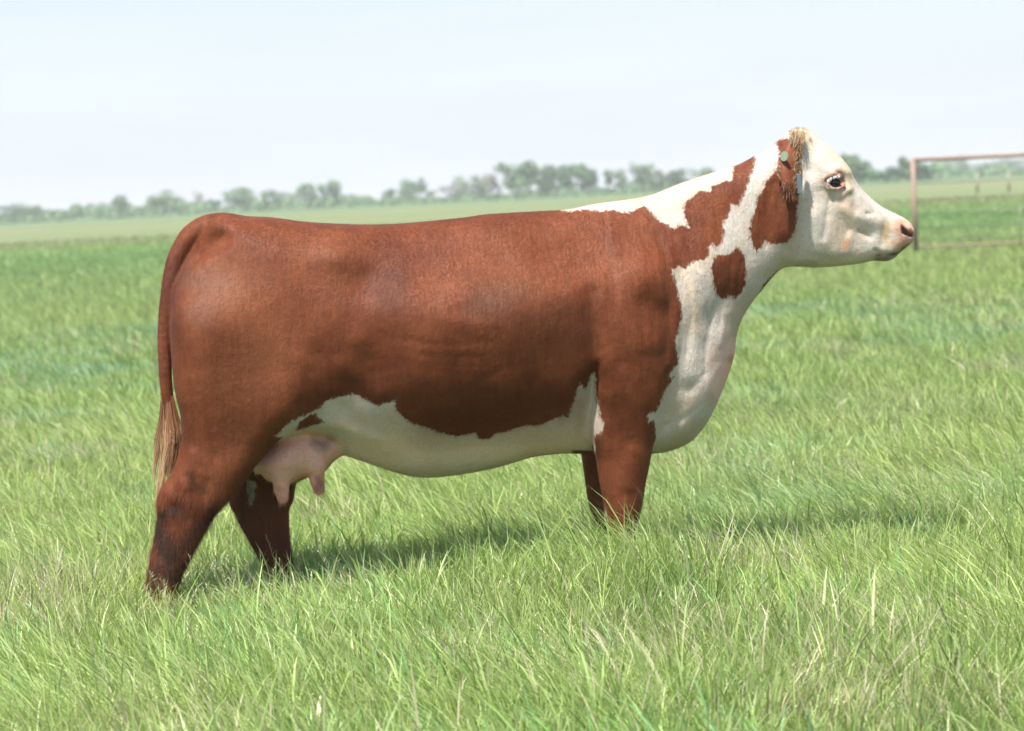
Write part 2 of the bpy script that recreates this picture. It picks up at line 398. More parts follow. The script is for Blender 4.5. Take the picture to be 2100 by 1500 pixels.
def rows(items, k, n_exp=2.1, twist=None):
    """near-vertical limb from rows (py, x left, x right, y centre, half depth)"""
    st = []
    for py, xl, xr, yc, wy in items:
        a, b_ = P(xl, py, yc), P(xr, py, yc); st.append((0.5 * (a[1] + b_[1]), 0.5 * (a[0] + b_[0]), 0.5 * (b_[0] - a[0]), yc, wy))
    st.sort(); st = np.array(st)
    zc = np.interp(np.arange(len(GZ)), np.arange(len(GZ)), GZ)
    sz = sl(st[0, 0] - .03, st[-1, 0] + .03, GZ); z = GZ[sz].astype(float)
    def cub(col):
        # smooth interpolation through the stations
        v_ = np.interp(z, st[:, 0], st[:, col]); kk = np.exp(-.5 * (np.arange(-6, 7) / 3.) ** 2); kk /= kk.sum()
        return np.convolve(np.pad(v_, 6, mode='edge'), kk, 'valid')
    cx, a, yc, b_ = cub(1), cub(2), cub(3), cub(4)
    sx = sl((cx - a).min() - .05, (cx + a).max() + .05, GX); sy = sl((yc - b_).min() - .05, (yc + b_).max() + .05, GY)
    X = (GX[sx][:, None, None] - cx[None, None, :]) / a[None, None, :]; Y = (GY[sy][None, :, None] - yc[None, None, :]) / b_[None, None, :]
    f = ((np.abs(X) ** n_exp + np.abs(Y) ** n_exp) ** (1 / n_exp) - 1) * np.minimum(a, b_)[None, None, :]
    cap = np.maximum(z - st[-1, 0], st[0, 0] - z)[None, None, :]
    f = smax(f, cap + 0 * f, 0.02)
    merge(f, (sx, sy, sz), k)
def chain(pts, k, carve=False):
    """rounded tube through 3D points (x, y, z, r)"""
    p = np.array(pts, float); rm = p[:, 3].max() + .05
    S = (sl(p[:, 0].min() - rm, p[:, 0].max() + rm, GX), sl(p[:, 1].min() - rm, p[:, 1].max() + rm, GY), sl(p[:, 2].min() - rm, p[:, 2].max() + rm, GZ))
    X, Y, Z = GX[S[0]][:, None, None], GY[S[1]][None, :, None], GZ[S[2]][None, None, :]
    f = None
    for i in range(max(1, len(p) - 1)):
        a = p[i]; b_ = p[min(i + 1, len(p) - 1)]; e = b_[:3] - a[:3]; ee = e @ e + 1e-12
        t = np.clip(((X - a[0]) * e[0] + (Y - a[1]) * e[1] + (Z - a[2]) * e[2]) / ee, 0, 1)
        d = np.sqrt((X - a[0] - t * e[0]) ** 2 + (Y - a[1] - t * e[1]) ** 2 + (Z - a[2] - t * e[2]) ** 2) - (a[3] + t * (b_[3] - a[3]))
        f = d if f is None else smin(f, d, 0.010)
    if carve: FLD[S] = smax(FLD[S], -f.astype(np.float32), k)
    else: merge(f, S, k)

# --- torso, neck and head in one outline
TORSO = [(440,443),(500,444),(560,447),(620,455),(700,460),(780,461),(850,457),(950,447),(1000,440),(1100,434),(1165,430),(1220,419),(1280,411),(1330,402),(1365,389),(1400,375),(1450,358),(1510,340),(1545,322),(1575,306),(1600,286),(1618,270),(1640,264),(1660,270),(1680,285),(1702,303),(1722,322),(1740,345),(1752,370),(1768,390),(1790,411),(1812,427),(1835,438),(1855,449),(1868,461),(1874,478),(1871,495),(1858,508),(1845,518),(1832,530),(1815,536),(1790,535),(1760,541),(1720,546),(1670,549),(1635,547),(1605,550),(1580,572),(1560,597),(1540,622),(1520,655),(1509,690),(1506,720),(1499,748),(1482,795),(1462,840),(1440,878),(1415,905),(1380,922),(1345,929),(1300,930),(1215,930),(1160,930),(1100,936),(1050,949),(1000,962),(930,974),(860,978),(800,965),(740,945),(700,930),(650,900),(580,900),(500,905),(420,880),(372,830),(357,740),(351,670),(353,600),(372,552),(400,500)]
TC = [(400,520,.19,.15),(375,700,.25,.16),(440,850,.24,.18),(470,470,.19,.15),(560,500,.25,.17),(560,650,.285,.24),(600,800,.28,.25),
 (700,490,.265,.20),(700,650,.325,.34),(700,830,.28,.34),(700,920,.22,.34),(850,480,.25,.27),(850,650,.385,.40),(850,800,.335,.44),(850,920,.22,.44),
 (1000,470,.24,.27),(1000,640,.38,.40),(1000,790,.32,.44),(1000,910,.20,.42),(1130,465,.19,.25),(1150,640,.335,.36),(1150,780,.29,.34),(1150,890,.20,.30),
 (1250,440,.13,.20),(1280,600,.27,.30),(1280,780,.285,.26),(1280,900,.22,.22),(1350,425,.10,.17),(1380,600,.24,.25),(1380,780,.25,.22),(1380,890,.13,.14),
 (1450,400,.10,.15),(1440,540,.18,.22),(1440,700,.18,.20),(1440,830,.11,.12),(1495,720,.06,.07),(1520,380,.10,.13),(1520,500,.13,.16),(1530,600,.075,.09),
 (1600,330,.10,.12),(1600,440,.125,.15),(1600,530,.085,.10),(1650,290,.085,.08),(1660,400,.125,.14),(1680,500,.095,.10),(1670,540,.07,.08),
 (1715,370,.115,.09),(1745,440,.098,.09),(1755,520,.055,.055),(1745,365,.10,.07),(1790,440,.074,.075),(1780,515,.058,.05),(1845,475,.078,.055),(1830,520,.045,.03)]
BODY_DETAIL = [
 ([(680,515)],.032,.045),([(745,575)],-.030,.05),([(400,560)],.014,.03),([(560,480),(760,490)],-.010,.03),([(1060,540),(1130,600)],.010,.05),([(640,600)],-.008,.07),([(800,560),(1000,545)],-.010,.06),
 ([(900,760),(1000,770)],.015,.12),([(760,760),(790,690)],-.012,.06),
 ([(1190,600),(1200,700),(1196,860)],-.020,.030),([(1199,740),(1200,800),(1204,850),(1212,910)],-.024,.010),([(640,862),(700,868),(760,890)],.014,.02),([(655,895),(720,912),(790,938)],-.012,.022),([(1190,780),(1196,900)],-.03,.03),([(1280,560),(1260,720)],.030,.08),([(1330,700)],.022,.07),([(1250,480),(1290,580)],.012,.035),
 ([(1375,560),(1385,660),(1375,780)],-.010,.03),([(1445,690),(1425,800),(1395,870)],.016,.045),([(1468,610),(1432,690),(1415,760),(1375,840)],-.007,.030),([(1400,560),(1410,680),(1395,760)],.007,.025),([(1392,795),(1430,765),(1455,735)],-.0028,.012),([(1350,865),(1385,850),(1420,825)],-.003,.010),([(1480,680),(1455,760),(1440,840)],.006,.025),([(1360,905),(1400,885)],-.003,.010),
 ([(1490,760),(1450,850)],.012,.03),([(1345,760),(1350,860)],-.014,.02),
 ([(1180,420),(1340,470)],.006,.03),([(1400,480),(1350,640)],-.006,.025),
 # neck folds behind the jaw
 ([(1566,380),(1556,440),(1560,505)],-.004,.006),([(1576,375),(1564,430),(1568,480)],-.0035,.005),([(1586,400),(1580,440)],-.002,.007),([(1550,420),(1547,490)],-.003,.006),
 ([(1610,400),(1600,470)],.016,.035),([(1636,420),(1638,520)],-.007,.016),
 ([(1488,530),(1482,590)],-.0022,.006),([(1507,535),(1498,600)],-.0028,.005),([(1519,520),(1513,590)],-.0018,.007),([(1495,560),(1530,640)],.002,.02),
 # head: brow, eye hollow, cheek, facial crest, muzzle
 ([(1690,350),(1712,344),(1732,352)],.013,.014),([(1711,373)],-.017,.016),([(1692,392),(1712,399),(1732,388)],.006,.008),([(1690,410),(1715,416)],-.003,.006),
 ([(1660,450),(1672,490)],.017,.04),([(1700,520),(1640,536)],.006,.02),
 ([(1720,430),(1760,448),(1790,455)],.006,.018),([(1735,470),(1775,480)],-.004,.016),([(1740,400),(1745,430)],-.006,.012),
 ([(1752,474),(1775,487)],-.005,.006),([(1765,438),(1775,440)],-.005,.005),
 ([(1830,468),(1835,500)],.012,.022),([(1815,460),(1812,490)],-.003,.010),
 ([(1786,513),(1800,521),(1820,523),(1840,518),(1856,508)],-.013,.0055),([(1800,530),(1825,531)],.006,.008),
 ([(1655,300),(1650,350)],-.012,.02),([(1668,395),(1680,440)],-.006,.018),
]
BODY_DETAIL += [
 ([(815,686),(900,697),(985,690)],-.0012,.011),([(850,716),(920,722),(970,718)],-.0010,.010),
 ([(1010,745),(960,775),(930,795)],-.0014,.011),([(1110,700),(1120,780)],-.002,.014),([(900,650),(1000,655)],.0025,.02),
 ([(1240,745),(1290,722),(1335,722)],-.004,.024),([(1225,800),(1290,780),(1330,800)],.006,.028),([(1240,560),(1225,660),(1250,730)],-.008,.022),
 ([(1345,560),(1352,660),(1335,740)],-.006,.014),([(1365,620),(1368,700)],.004,.012),([(1300,500),(1330,600)],.008,.025),([(1262,500),(1290,620)],-.006,.018),
 ([(520,520),(560,640)],-.008,.03),([(420,540),(400,640)],.010,.025),([(640,720),(655,800),(690,830)],-.012,.030),([(700,740),(770,790)],.008,.03),
 ([(620,470),(700,478)],.006,.02),([(800,500),(1000,492),(1100,480)],-.005,.02),
 ([(1394,560),(1400,640),(1390,720)],-.004,.008),([(1418,560),(1424,620)],.004,.010),([(1450,620),(1432,700),(1428,760)],-.004,.008),([(1475,640),(1462,700)],.004,.010),
 ([(1690,395),(1684,440),(1676,485)],-.0045,.010),([(1705,400),(1738,470),(1726,515)],.004,.012),([(1660,525),(1700,532)],-.004,.008),([(1648,520),(1652,540)],-.005,.006),
 ([(1745,395),(1790,430)],.003,.008),([(1700,335),(1730,345)],-.003,.007),([(1668,330),(1680,380)],.004,.012),([(1805,455),(1800,500)],-.003,.007)]
for kx in range(12):      # faint ribs and skin folds on the barrel
    bx_ = 770 + kx * 36
    BODY_DETAIL.append(([(bx_, 560 + 2 * kx), (bx_ + 22, 700), (bx_ + 8, 820)], .0007 * (1 if kx % 2 else -1), .018))
_r = random.Random(5)
for kx in range(26):      # small muscle undulation
    BODY_DETAIL.append(([(_r.uniform(420, 1400), _r.uniform(500, 880)), (_r.uniform(420, 1400), _r.uniform(500, 880))][:1], _r.uniform(-.006, .006), _r.uniform(.03, .06)))
for kx in range(7):       # diagonal wrinkles where the neck meets the shoulder
    BODY_DETAIL.append(([(1300 + kx * 17, 470 + 5 * kx), (1325 + kx * 17, 560 + 6 * kx)], .0022 * (1 if kx % 2 else -1), .007))
inflated(TORSO, TC, 0.115, 0.0, 0.01, 2.15, BODY_DETAIL, soft=.035)

# --- hind quarters
TH_N = [(430,560),(560,520),(660,600),(690,720),(665,810),(625,868),(575,903),(538,932),(508,975),(478,1012),(440,1040),(380,1045),(336,1012),(352,985),(366,950),(374,900),(370,850),(358,790),(353,700),(362,620)]
TH_NC = [(480,560,.07,.14),(480,700,.135,.15),(600,680,.12,.16),(470,850,.125,.13),(600,820,.12,.12),(430,960,.075,.08),(500,930,.08,.08),(400,1020,.05,.055),(450,1010,.05,.055)]
TH_ND = [([(470,640)],.020,.09),([(560,800)],.012,.07),([(400,760),(410,900)],-.006,.04),([(610,740),(590,840)],.014,.05),([(440,940),(420,1000)],-.010,.018),([(395,930),(385,990)],.010,.015)]
inflated(TH_N, TH_NC, 0.12, -.17, 0.05, 2.1, TH_ND, ycen=-.165, soft=.02)
TH_F = [(430,560),(560,520),(660,600),(690,720),(680,800),(650,880),(615,940),(600,1000),(585,1030),(495,1030),(478,985),(470,930),(455,860),(440,760),(400,650)]
TH_FC = [(480,560,.07,.14),(480,700,.13,.15),(600,680,.12,.16),(540,850,.12,.13),(540,950,.075,.09),(540,1010,.05,.06)]
inflated(TH_F, TH_FC, 0.12, .17, 0.05, 2.1, None, ycen=.165, soft=.02)
# --- lower limbs (last rows stand in the hooves)
HN = -.175; HF = .165; FN = -.165; FFY = .15
rows([(860,430,500,HN,.015),(900,395,530,HN,.045),(930,376,545,HN,.062),(967,360,512,HN,.065),(1002,334,478,HN,.056),(1030,324,458,HN,.052),(1043,323,450,HN,.050),(1070,322,436,HN,.044),(1101,316,417,HN,.042),(1135,309,398,HN,.040),(1172,303,378,HN,.038),(1205,298,364,HN,.036),(1235,296,356,HN,.036),(1255,296,360,HN,.042),(1275,300,358,HN,.038),(1290,302,372,HN,.045)], .035)
rows([(850,520,590,HF,.02),(900,480,615,HF,.06),(958,474,600,HF,.065),(1002,477,597,HF,.056),(1040,478,593,HF,.050),(1069,488,593,HF,.044),(1099,505,594,HF,.041),(1128,521,597,HF,.038),(1157,536,602,HF,.036),(1185,545,604,HF,.036),(1215,548,612,HF,.040),(1235,552,612,HF,.037),(1248,556,626,HF,.045)], .035)
rows([(600,1290,1340,FN,.02),(690,1240,1375,FN-.01,.065),(760,1222,1372,FN-.02,.095),(815,1214,1360,FN-.015,.098),(860,1209,1348,FN-.005,.088),(895,1213,1342,FN,.078),(941,1223,1335,FN,.066),(987,1230,1325,FN,.057),(1017,1236,1320,FN,.055),(1040,1239,1318,FN,.056),(1062,1243,1313,FN,.050),(1085,1248,1303,FN,.041),(1120,1250,1299,FN,.037),(1160,1250,1299,FN,.037),(1185,1248,1306,FN,.042),(1205,1254,1306,FN,.038),(1222,1256,1322,FN,.045)], .03)
rows([(700,1240,1330,FFY,.03),(820,1200,1330,FFY,.085),(890,1188,1310,FFY,.075),(931,1192,1296,FFY,.066),(971,1198,1290,FFY,.058),(1011,1203,1285,FFY,.053),(1042,1209,1282,FFY,.052),(1063,1217,1275,FFY,.045),(1088,1222,1268,FFY,.038),(1130,1224,1267,FFY,.036),(1160,1222,1274,FFY,.041),(1180,1228,1272,FFY,.037),(1192,1228,1286,FFY,.044)], .03)
# point of the hock, hamstring, fore-arm muscle, ergots
chain([(*P3(345,1032,HN),.030),(*P3(372,990,HN),.030)], .03)
chain([(*P3(488,1030,HF),.024),(*P3(505,1000,HF),.022)], .03)

for pp, yy_, rr in (([(330,1040),(348,1037),(362,1034)], -.236, .010), ([(425,990),(415,1040),(398,1100)], -.254, .011), ([(340,1075),(330,1140)], -.232, .009)):
    chain([(*P3(a_, b_, yy_ + .012 * (b_ > 1060)), rr) for a_, b_ in pp], .022, carve=True)
chain([(*P3(1292,925,-.196),.034),(*P3(1285,990,-.196),.024)], .03)
# --- udder and teats
UD = [(700,900),(698,932),(683,948),(668,965),(655,974),(635,978),(615,984),(596,992),(570,990),(548,985),(532,968),(520,950),(530,930),(560,900),(620,870)]
UC = [(560,950,.16,.14),(600,900,.15,.13),(640,940,.155,.12),(685,930,.09,.08)]
inflated(UD, UC, .08, 0.0, .025, 2.2, [([(575,940)],.012,.05),([(650,945)],.010,.035),([(612,930),(616,985)],-.012,.018)], soft=.02)
for s_ in (-1, 1):
    yt = -.095 if s_ < 0 else .07
    chain([(*P3(577,975,yt),.036),(*P3(577,1003,yt),.027),(*P3(580,1022,yt),.022)], .022)
    chain([(*P3(648,958,yt),.036),(*P3(650,983,yt),.026),(*P3(654,1004,yt),.022)], .022)
chain([(*P3(526,950,-.02),.018),(*P3(527,967,-.02),.012)], .012)
# --- tail bone, over the rump and down behind it
TAIL = [(540,486,.045,0),(480,470,.05,0),(435,468,.050,-.01),(398,482,.042,-.01),(374,512,.037,-.015),(358,548,.033,-.02),(347,600,.0285,-.03),(340,660,.026,-.035),(338,720,.0235,-.04),(340,780,.021,-.045),(345,830,.0185,-.045),(346,880,.012,-.045)]
chain([(*P3(a, b_, y_), r_) for a, b_, r_, y_ in catmull(TAIL, 4, closed=False)], .012)
chain([(*P3(450,488,-.165),.022),(*P3(420,500,-.135),.026),(*P3(400,518,-.115),.022)], .06, carve=True)
# --- nostrils, orbits, lips
for s_ in (-1, 1):
    chain([(*P3(1848,466,s_*.068),.0065),(*P3(1852,474,s_*.066),.011),(*P3(1862,480,s_*.052),.0105),(*P3(1870,482,s_*.045),.008)], .006, carve=True)
    chain([(*P3(1709,373,s_*.121),.020),(*P3(1716,376,s_*.122),.018)], .010, carve=True)
    chain([(*P3(1692,366,s_*.108),.006),(*P3(1706,358,s_*.117),.0075),(*P3(1722,360,s_*.116),.0065),(*P3(1731,372,s_*.108),.005)], .008)
    chain([(*P3(1690,378,s_*.106),.0045),(*P3(1703,387,s_*.113),.0058),(*P3(1720,388,s_*.113),.0058),(*P3(1733,379,s_*.106),.005)], .008)
    chain([(*P3(1862,468,s_*.058),.010),(*P3(1869,474,s_*.045),.008)], .010)

def surface_nets(F):
    nx, ny, nz = F.shape; neg = F < 0
    cnt = np.zeros((nx - 1, ny - 1, nz - 1), np.uint8)
    for i in (0, 1):
        for j in (0, 1):
            for k in (0, 1): cnt += neg[i:nx - 1 + i, j:ny - 1 + j, k:nz - 1 + k]
    act = np.argwhere((cnt > 0) & (cnt < 8)); idx = np.full(cnt.shape, -1, np.int32); idx[tuple(act.T)] = np.arange(len(act))
    corner = np.array([(i, j, k) for i in (0, 1) for j in (0, 1) for k in (0, 1)])
    val = np.stack([F[tuple((act + c_).T)] for c_ in corner], 1)
    acc = np.zeros((len(act), 3)); m_ = np.zeros(len(act))
    for a in range(8):
        for b_ in range(a + 1, 8):
            if np.abs(corner[a] - corner[b_]).sum() != 1: continue
            va, vb = val[:, a], val[:, b_]; cr = (va < 0) != (vb < 0)
            t = np.where(cr, va / np.where(cr, va - vb, 1), 0)
            acc += np.where(cr[:, None], corner[a] + t[:, None] * (corner[b_] - corner[a]), 0); m_ += cr
    V = act + acc / m_[:, None]
    Q = []
    for ax in range(3):
        o1, o2 = [(1, 2), (2, 0), (0, 1)][ax]
        a = [slice(0, None)] * 3; b_ = [slice(0, None)] * 3; a[ax] = slice(0, -1); b_[ax] = slice(1, None)
        A, B = neg[tuple(a)], neg[tuple(b_)]
        for sgn, msk in ((0, A & ~B), (1, ~A & B)):
            e = np.argwhere(msk); e = e[(e[:, o1] > 0) & (e[:, o2] > 0) & (e[:, o1] < F.shape[o1] - 1) & (e[:, o2] < F.shape[o2] - 1)]
            d1 = np.zeros(3, int); d1[o1] = 1; d2 = np.zeros(3, int); d2[o2] = 1
            q = [idx[tuple((e - d1 - d2).T)], idx[tuple((e - d2).T)], idx[tuple(e.T)], idx[tuple((e - d1).T)]]
            q = np.stack(q if sgn == 0 else q[::-1], 1); Q.append(q)
    Q = np.concatenate(Q); Q = Q[(Q >= 0).all(1)]
    return V, Q
Vc, Qc = surface_nets(FLD)
Vc = Vc * VOX + np.array([x0, y0, z0])
# light laplacian relax to remove the grid's faceting
E = np.concatenate([Qc[:, [0, 1]], Qc[:, [1, 2]], Qc[:, [2, 3]], Qc[:, [3, 0]]]); E = np.concatenate([E, E[:, ::-1]])
deg = np.bincount(E[:, 0], minlength=len(Vc))[:, None]
for it in range(4):
    lam = 0.55 if it % 2 == 0 else -0.50
    avg = np.stack([np.bincount(E[:, 0], weights=Vc[E[:, 1], j], minlength=len(Vc)) for j in range(3)], 1) / deg
    Vc = Vc + lam * (avg - Vc)

# ---- coat markings: outlines on the flank, stored as distances in metres
def poly_d(pts, X, Z, yl, smooth=False):
    q = np.array([P(a, b_, yl) for a, b_ in pts]); q = catmull(q, 3) if smooth else q
    return sdf_poly(q, X, Z)
CREST = [(1155,380),(1157,431),(1172,434),(1200,430),(1230,434),(1255,431),(1280,436),(1300,433),(1315,426),(1325,421),(1333,430),(1345,443),(1352,455),(1365,459),(1378,469),(1388,464),(1396,461),(1411,466),(1405,448),(1403,425),(1409,411),(1421,404),(1430,397),(1438,389),(1457,393),(1461,381),(1475,377),(1490,370),(1503,370),(1508,352),(1516,338),(1522,300)]
WHITE = [(1590,200),(1576,290),(1572,306),(1563,330),(1548,368),(1531,405),(1523,421),(1508,418),(1505,432),(1501,442),(1489,462),(1491,476),(1486,496),(1474,513),(1461,499),(1457,512),(1456,527),(1441,534),(1427,534),(1412,545),(1402,551),(1391,545),(1376,553),(1382,575),(1388,600),(1394,620),(1396,650),(1387,680),(1379,695),(1380,715),(1386,730),(1387,744),(1376,752),(1365,770),(1377,772),(1370,786),(1357,800),(1350,822),(1340,842),(1328,842),(1320,850),(1325,864),(1337,857),(1341,875),(1345,902),(1341,928),(1341,980),(1560,980),(1700,620),(1950,620),(1950,200)]
CHEEK = [(1595,350),(1584,364),(1575,367),(1571,385),(1556,402),(1551,425),(1541,450),(1538,475),(1544,498),(1551,520),(1562,508),(1572,494),(1582,501),(1590,497),(1603,502),(1618,496),(1629,478),(1634,455),(1635,420),(1638,395),(1640,330),(1636,290),(1622,282),(1606,288),(1603,312),(1600,335)]
THROAT = [(1470,522),(1460,534),(1455,550),(1459,580),(1468,606),(1480,612),(1492,612),(1499,605),(1511,614),(1523,602),(1533,580),(1534,552),(1529,530),(1517,507),(1508,512),(1500,519),(1489,524),(1480,521)]
DEW = [(1556,602),(1562,585),(1578,568),(1592,556),(1582,584),(1566,606)]
BELLY = [(520,948),(540,928),(556,910),(580,882),(597,866),(614,858),(640,848),(656,840),(668,828),(685,818),(700,816),(722,811),(740,815),(757,823),(776,835),(790,827),(806,826),(812,818),(813,842),(830,858),(843,871),(880,880),(905,892),(940,901),(962,898),(980,892),(988,907),(1010,909),(1025,894),(1045,893),(1060,886),(1090,878),(1104,880),(1120,877),(1138,866),(1160,857),(1174,862),(1179,835),(1187,805),(1194,788),(1206,800),(1240,890),(1300,900),(1300,932),(1190,936),(1180,1000),(760,1010),(690,960),(560,1010),(520,1000)]
SLIVER = [(606,884),(616,866),(630,855),(646,849),(657,862),(668,869),(655,876),(640,878),(625,884)]
ELBOW = [(1205,790),(1214,766),(1222,765),(1223,795),(1228,830),(1233,855),(1239,872),(1237,886),(1227,891),(1219,897),(1209,880),(1203,850),(1200,815)]
FARW = [(506,982),(526,986),(524,1010),(514,1042),(508,1012)]
KNEEW = [(1238,1040),(1246,1050),(1244,1075),(1236,1060)]
X, Y, Z = Vc[:, 0], Vc[:, 1], Vc[:, 2]
yn = -0.27
def upx(X, Y, Z):
    """vertex -> the photograph's pixel on the near flank's plane"""
    lx_, lz_ = X, Z
    return lx_, lz_
near_leg = (Y < -.02); far_leg = (Y > .02)
# which limb a vertex belongs to
zx = lambda px, py, yl: P(px, py, yl)
d_w = np.full(len(Vc), 1.0)
d_w = np.minimum(d_w, poly_d(CREST, X, Z, -.10))
big = poly_d(WHITE, X, Z, -.17)
isl = np.minimum(np.minimum(poly_d(CHEEK, X, Z, -.12), poly_d(THROAT, X, Z, -.13)), poly_d(DEW, X, Z, -.03))
big = np.maximum(big, -isl)
xa, za = P(1341, 900, FN); xh, zh = P(1215, 900, FN)
bel = np.maximum(poly_d(BELLY, X, Z, -.30), -poly_d(SLIVER, X, Z, -.27))
# legs stay brown: below the belly line nothing of the belly's white runs on
def leg_mask(items, pad=.012):
    m_ = np.zeros(len(Vc), bool)
    st = sorted([(0.5 * (P(a, py, yc)[1] + P(b_, py, yc)[1]), P(a, py, yc)[0], P(b_, py, yc)[0], yc, wy) for py, a, b_, yc, wy in items]); st = np.array(st)
    zt = st[-1, 0]
    l_, r_, yc, wy = (np.interp(Z, st[:, 0], st[:, j]) for j in range(1, 5))
    return (Z < zt) & (X > l_ - pad) & (X < r_ + pad) & (np.abs(Y - yc) < wy + pad)
L_fn = leg_mask([(895,1220,1342,FN,.078),(941,1223,1335,FN,.066),(1017,1236,1320,FN,.055),(1062,1243,1313,FN,.050),(1120,1250,1299,FN,.037),(1222,1256,1322,FN,.045)], .004)
L_ff = leg_mask([(934,1190,1298,FFY,.066),(971,1198,1290,FFY,.058),(1011,1203,1285,FFY,.053),(1063,1217,1275,FFY,.045),(1130,1224,1267,FFY,.036),(1192,1228,1286,FFY,.044)], .004)
L_hf = leg_mask([(945,474,600,HF,.075),(1040,478,593,HF,.050),(1099,505,594,HF,.041),(1157,536,602,HF,.036),(1248,556,626,HF,.045)])
L_hn = leg_mask([(900,372,575,HN,.09),(967,360,512,HN,.065),(1043,323,450,HN,.050),(1135,309,398,HN,.040),(1290,302,372,HN,.045)])
upn = np.maximum(poly_d([(1208,690),(1226,690),(1240,872),(1222,900),(1202,870)], X, Z, FN - .08), -1)
d_w = np.minimum(d_w, np.where(big < 9, big, 9)); d_w = np.minimum(d_w, bel)
leg_any = L_fn | L_ff | L_hf | L_hn
d_w = np.where(leg_any, np.maximum(d_w, .03), d_w)
# the fore-arm's own skin stays brown where the belly's outline passes behind it
xw0 = np.interp(Z, sorted([P(1213, 895, FN)[1], P(1196, 790, FN)[1]]), [P(1213, 895, FN)[0], P(1198, 790, FN)[0]])
arm = (Y < -.10) & (X > xw0) & (X < P(1345, 900, FN)[0]) & (Z < P(1200, 700, FN)[1]) & (Y < -.19 + 0 * Z)
d_w = np.where(arm, np.maximum(d_w, np.minimum(.03, big)), d_w)
d_w = np.minimum(d_w, np.where(Y < 0, poly_d(ELBOW, X, Z, -.25), 1))
d_w = np.where(L_hf, np.minimum(d_w, poly_d(FARW, X, Z, .12)), d_w)
d_w = np.where(L_fn, np.minimum(d_w, poly_d(KNEEW, X, Z, -.2)), d_w)
hoofw = np.where(L_fn | L_ff, Z - .16, 1); d_w = np.minimum(d_w, hoofw)

# ---- soft tints: (points, radius m, colour, strength)
tint = np.zeros((len(Vc), 3)); ta = np.zeros(len(Vc))
def dab(pts, rad, col, stg, yl=-.2, sel=None):
    global tint, ta
    q = np.array([P(a, b_, yl) for a, b_ in pts]); d = np.full(len(Vc), 1e9)
    for i in range(max(1, len(q) - 1)):
        a, b_ = q[i], q[min(i + 1, len(q) - 1)]; e = b_ - a; wx, wz = X - a[0], Z - a[1]; t = np.clip((wx * e[0] + wz * e[1]) / (e @ e + 1e-12), 0, 1)
        d = np.minimum(d, (wx - t * e[0]) ** 2 + (wz - t * e[1]) ** 2)
    w_ = stg * np.exp(-d / (2 * rad ** 2))
    if sel is not None: w_ = w_ * sel
    tot = w_ + ta * (1 - w_)
    tint = np.where(tot[:, None] > 1e-4, (w_[:, None] * np.array(col) + (ta * (1 - w_))[:, None] * tint) / np.maximum(tot, 1e-4)[:, None], tint); ta = tot
def fillp(pts, col, stg, yl, soft=.006, sel=None):
    global tint, ta
    w_ = stg * (1 - sstep(-soft, soft, poly_d(pts, X, Z, yl)))
    if sel is not None: w_ = w_ * sel
    tot = w_ + ta * (1 - w_)
    tint = np.where(tot[:, None] > 1e-4, (w_[:, None] * np.array(col) + (ta * (1 - w_))[:, None] * tint) / np.maximum(tot, 1e-4)[:, None], tint); ta = tot
PINK = (.68, .35, .27)
# udder, with the flank fold above it
not_leg = (~leg_any).astype(float)
under = np.where(near_leg & (Y < -.16), 0.0, 1.0)
fillp([(700,905),(702,940),(668,975),(665,1030),(640,1030),(625,985),(600,1000),(595,1060),(560,1060),(540,985),(500,960),(525,935),(560,908),(600,886),(640,880)], PINK, .95, -.12, .012, not_leg * (Y > -.155))
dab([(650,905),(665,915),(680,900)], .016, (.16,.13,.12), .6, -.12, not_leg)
dab([(655,980),(656,1000)], .008, (.25,.14,.11), .5, -.12, not_leg)
dab([(720,925),(800,955)], .03, (.50,.40,.31), .5, -.2); dab([(700,870),(730,880)], .02, (.70,.50,.36), .5, -.3)
# neck crest cream, brisket pink skin
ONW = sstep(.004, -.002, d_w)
dab([(1340,420),(1400,400),(1500,362)], .035, (.66,.44,.27), .75, -.08, ONW)
dab([(1500,720),(1480,790)], .05, (.66,.38,.32), .85, -.05, ONW); dab([(1496,735)], .012, (.55,.25,.16), .8, -.05)
dab([(1100,915),(1200,905)], .05, (.46,.34,.25), .6, -.25, ONW); dab([(1195,830),(1205,890)], .02, (.55,.34,.20), .5, -.25, ONW)
dab([(1420,610),(1430,660)], .03, (.58,.42,.30), .4, -.2, ONW)
dab([(1430,880),(1380,915)], .03, (.42,.34,.22), .5, -.1, ONW); dab([(760,930),(1180,910)], .07, (.70,.50,.38), .75, -.25, ONW)  # warm belly colour painted in against green light bounced off the grass
dab([(1670,540),(1640,545)], .014, (.42,.36,.24), .45, -.08); dab([(1700,540),(1760,535)], .018, (.66,.58,.44), .5, -.06)
# face
dab([(1655,285),(1700,320),(1735,355)], .022, (.78,.64,.46), .5, -.09)
dab([(1650,270),(1640,268)], .014, (.55,.40,.24), .6, -.05)
dab([(1700,345),(1720,350)], .012, (.72,.46,.34), .55, -.12); dab([(1690,374),(1702,358),(1724,356),(1735,372)], .0058, (.22,.085,.045), .95, -.12)
dab([(1692,376),(1706,388),(1722,388),(1733,380)], .0042, (.24,.10,.07), .85, -.12); dab([(1727,374),(1733,384)], .006, (.50,.17,.08), .9, -.12); dab([(1711,374)], .010, (.05,.03,.025), .9, -.12)
dab([(1742,355),(1746,385),(1742,398)], .009, (.50,.42,.24), .6, -.10); dab([(1737,394),(1744,398)], .005, (.30,.19,.08), .7, -.10)
dab([(1735,410),(1742,450),(1740,490)], .009, (.74,.54,.38), .5, -.1)
fillp([(1737,488),(1745,486),(1746,500),(1738,513),(1730,513),(1727,500)], (.55,.27,.15), .85, -.09, .003)
fillp([(1741,468),(1748,474),(1745,492),(1734,494),(1736,478)], (.72,.55,.42), .5, -.09, .003)
dab([(1765,482),(1775,486)], .006, (.45,.35,.22), .7, -.08)
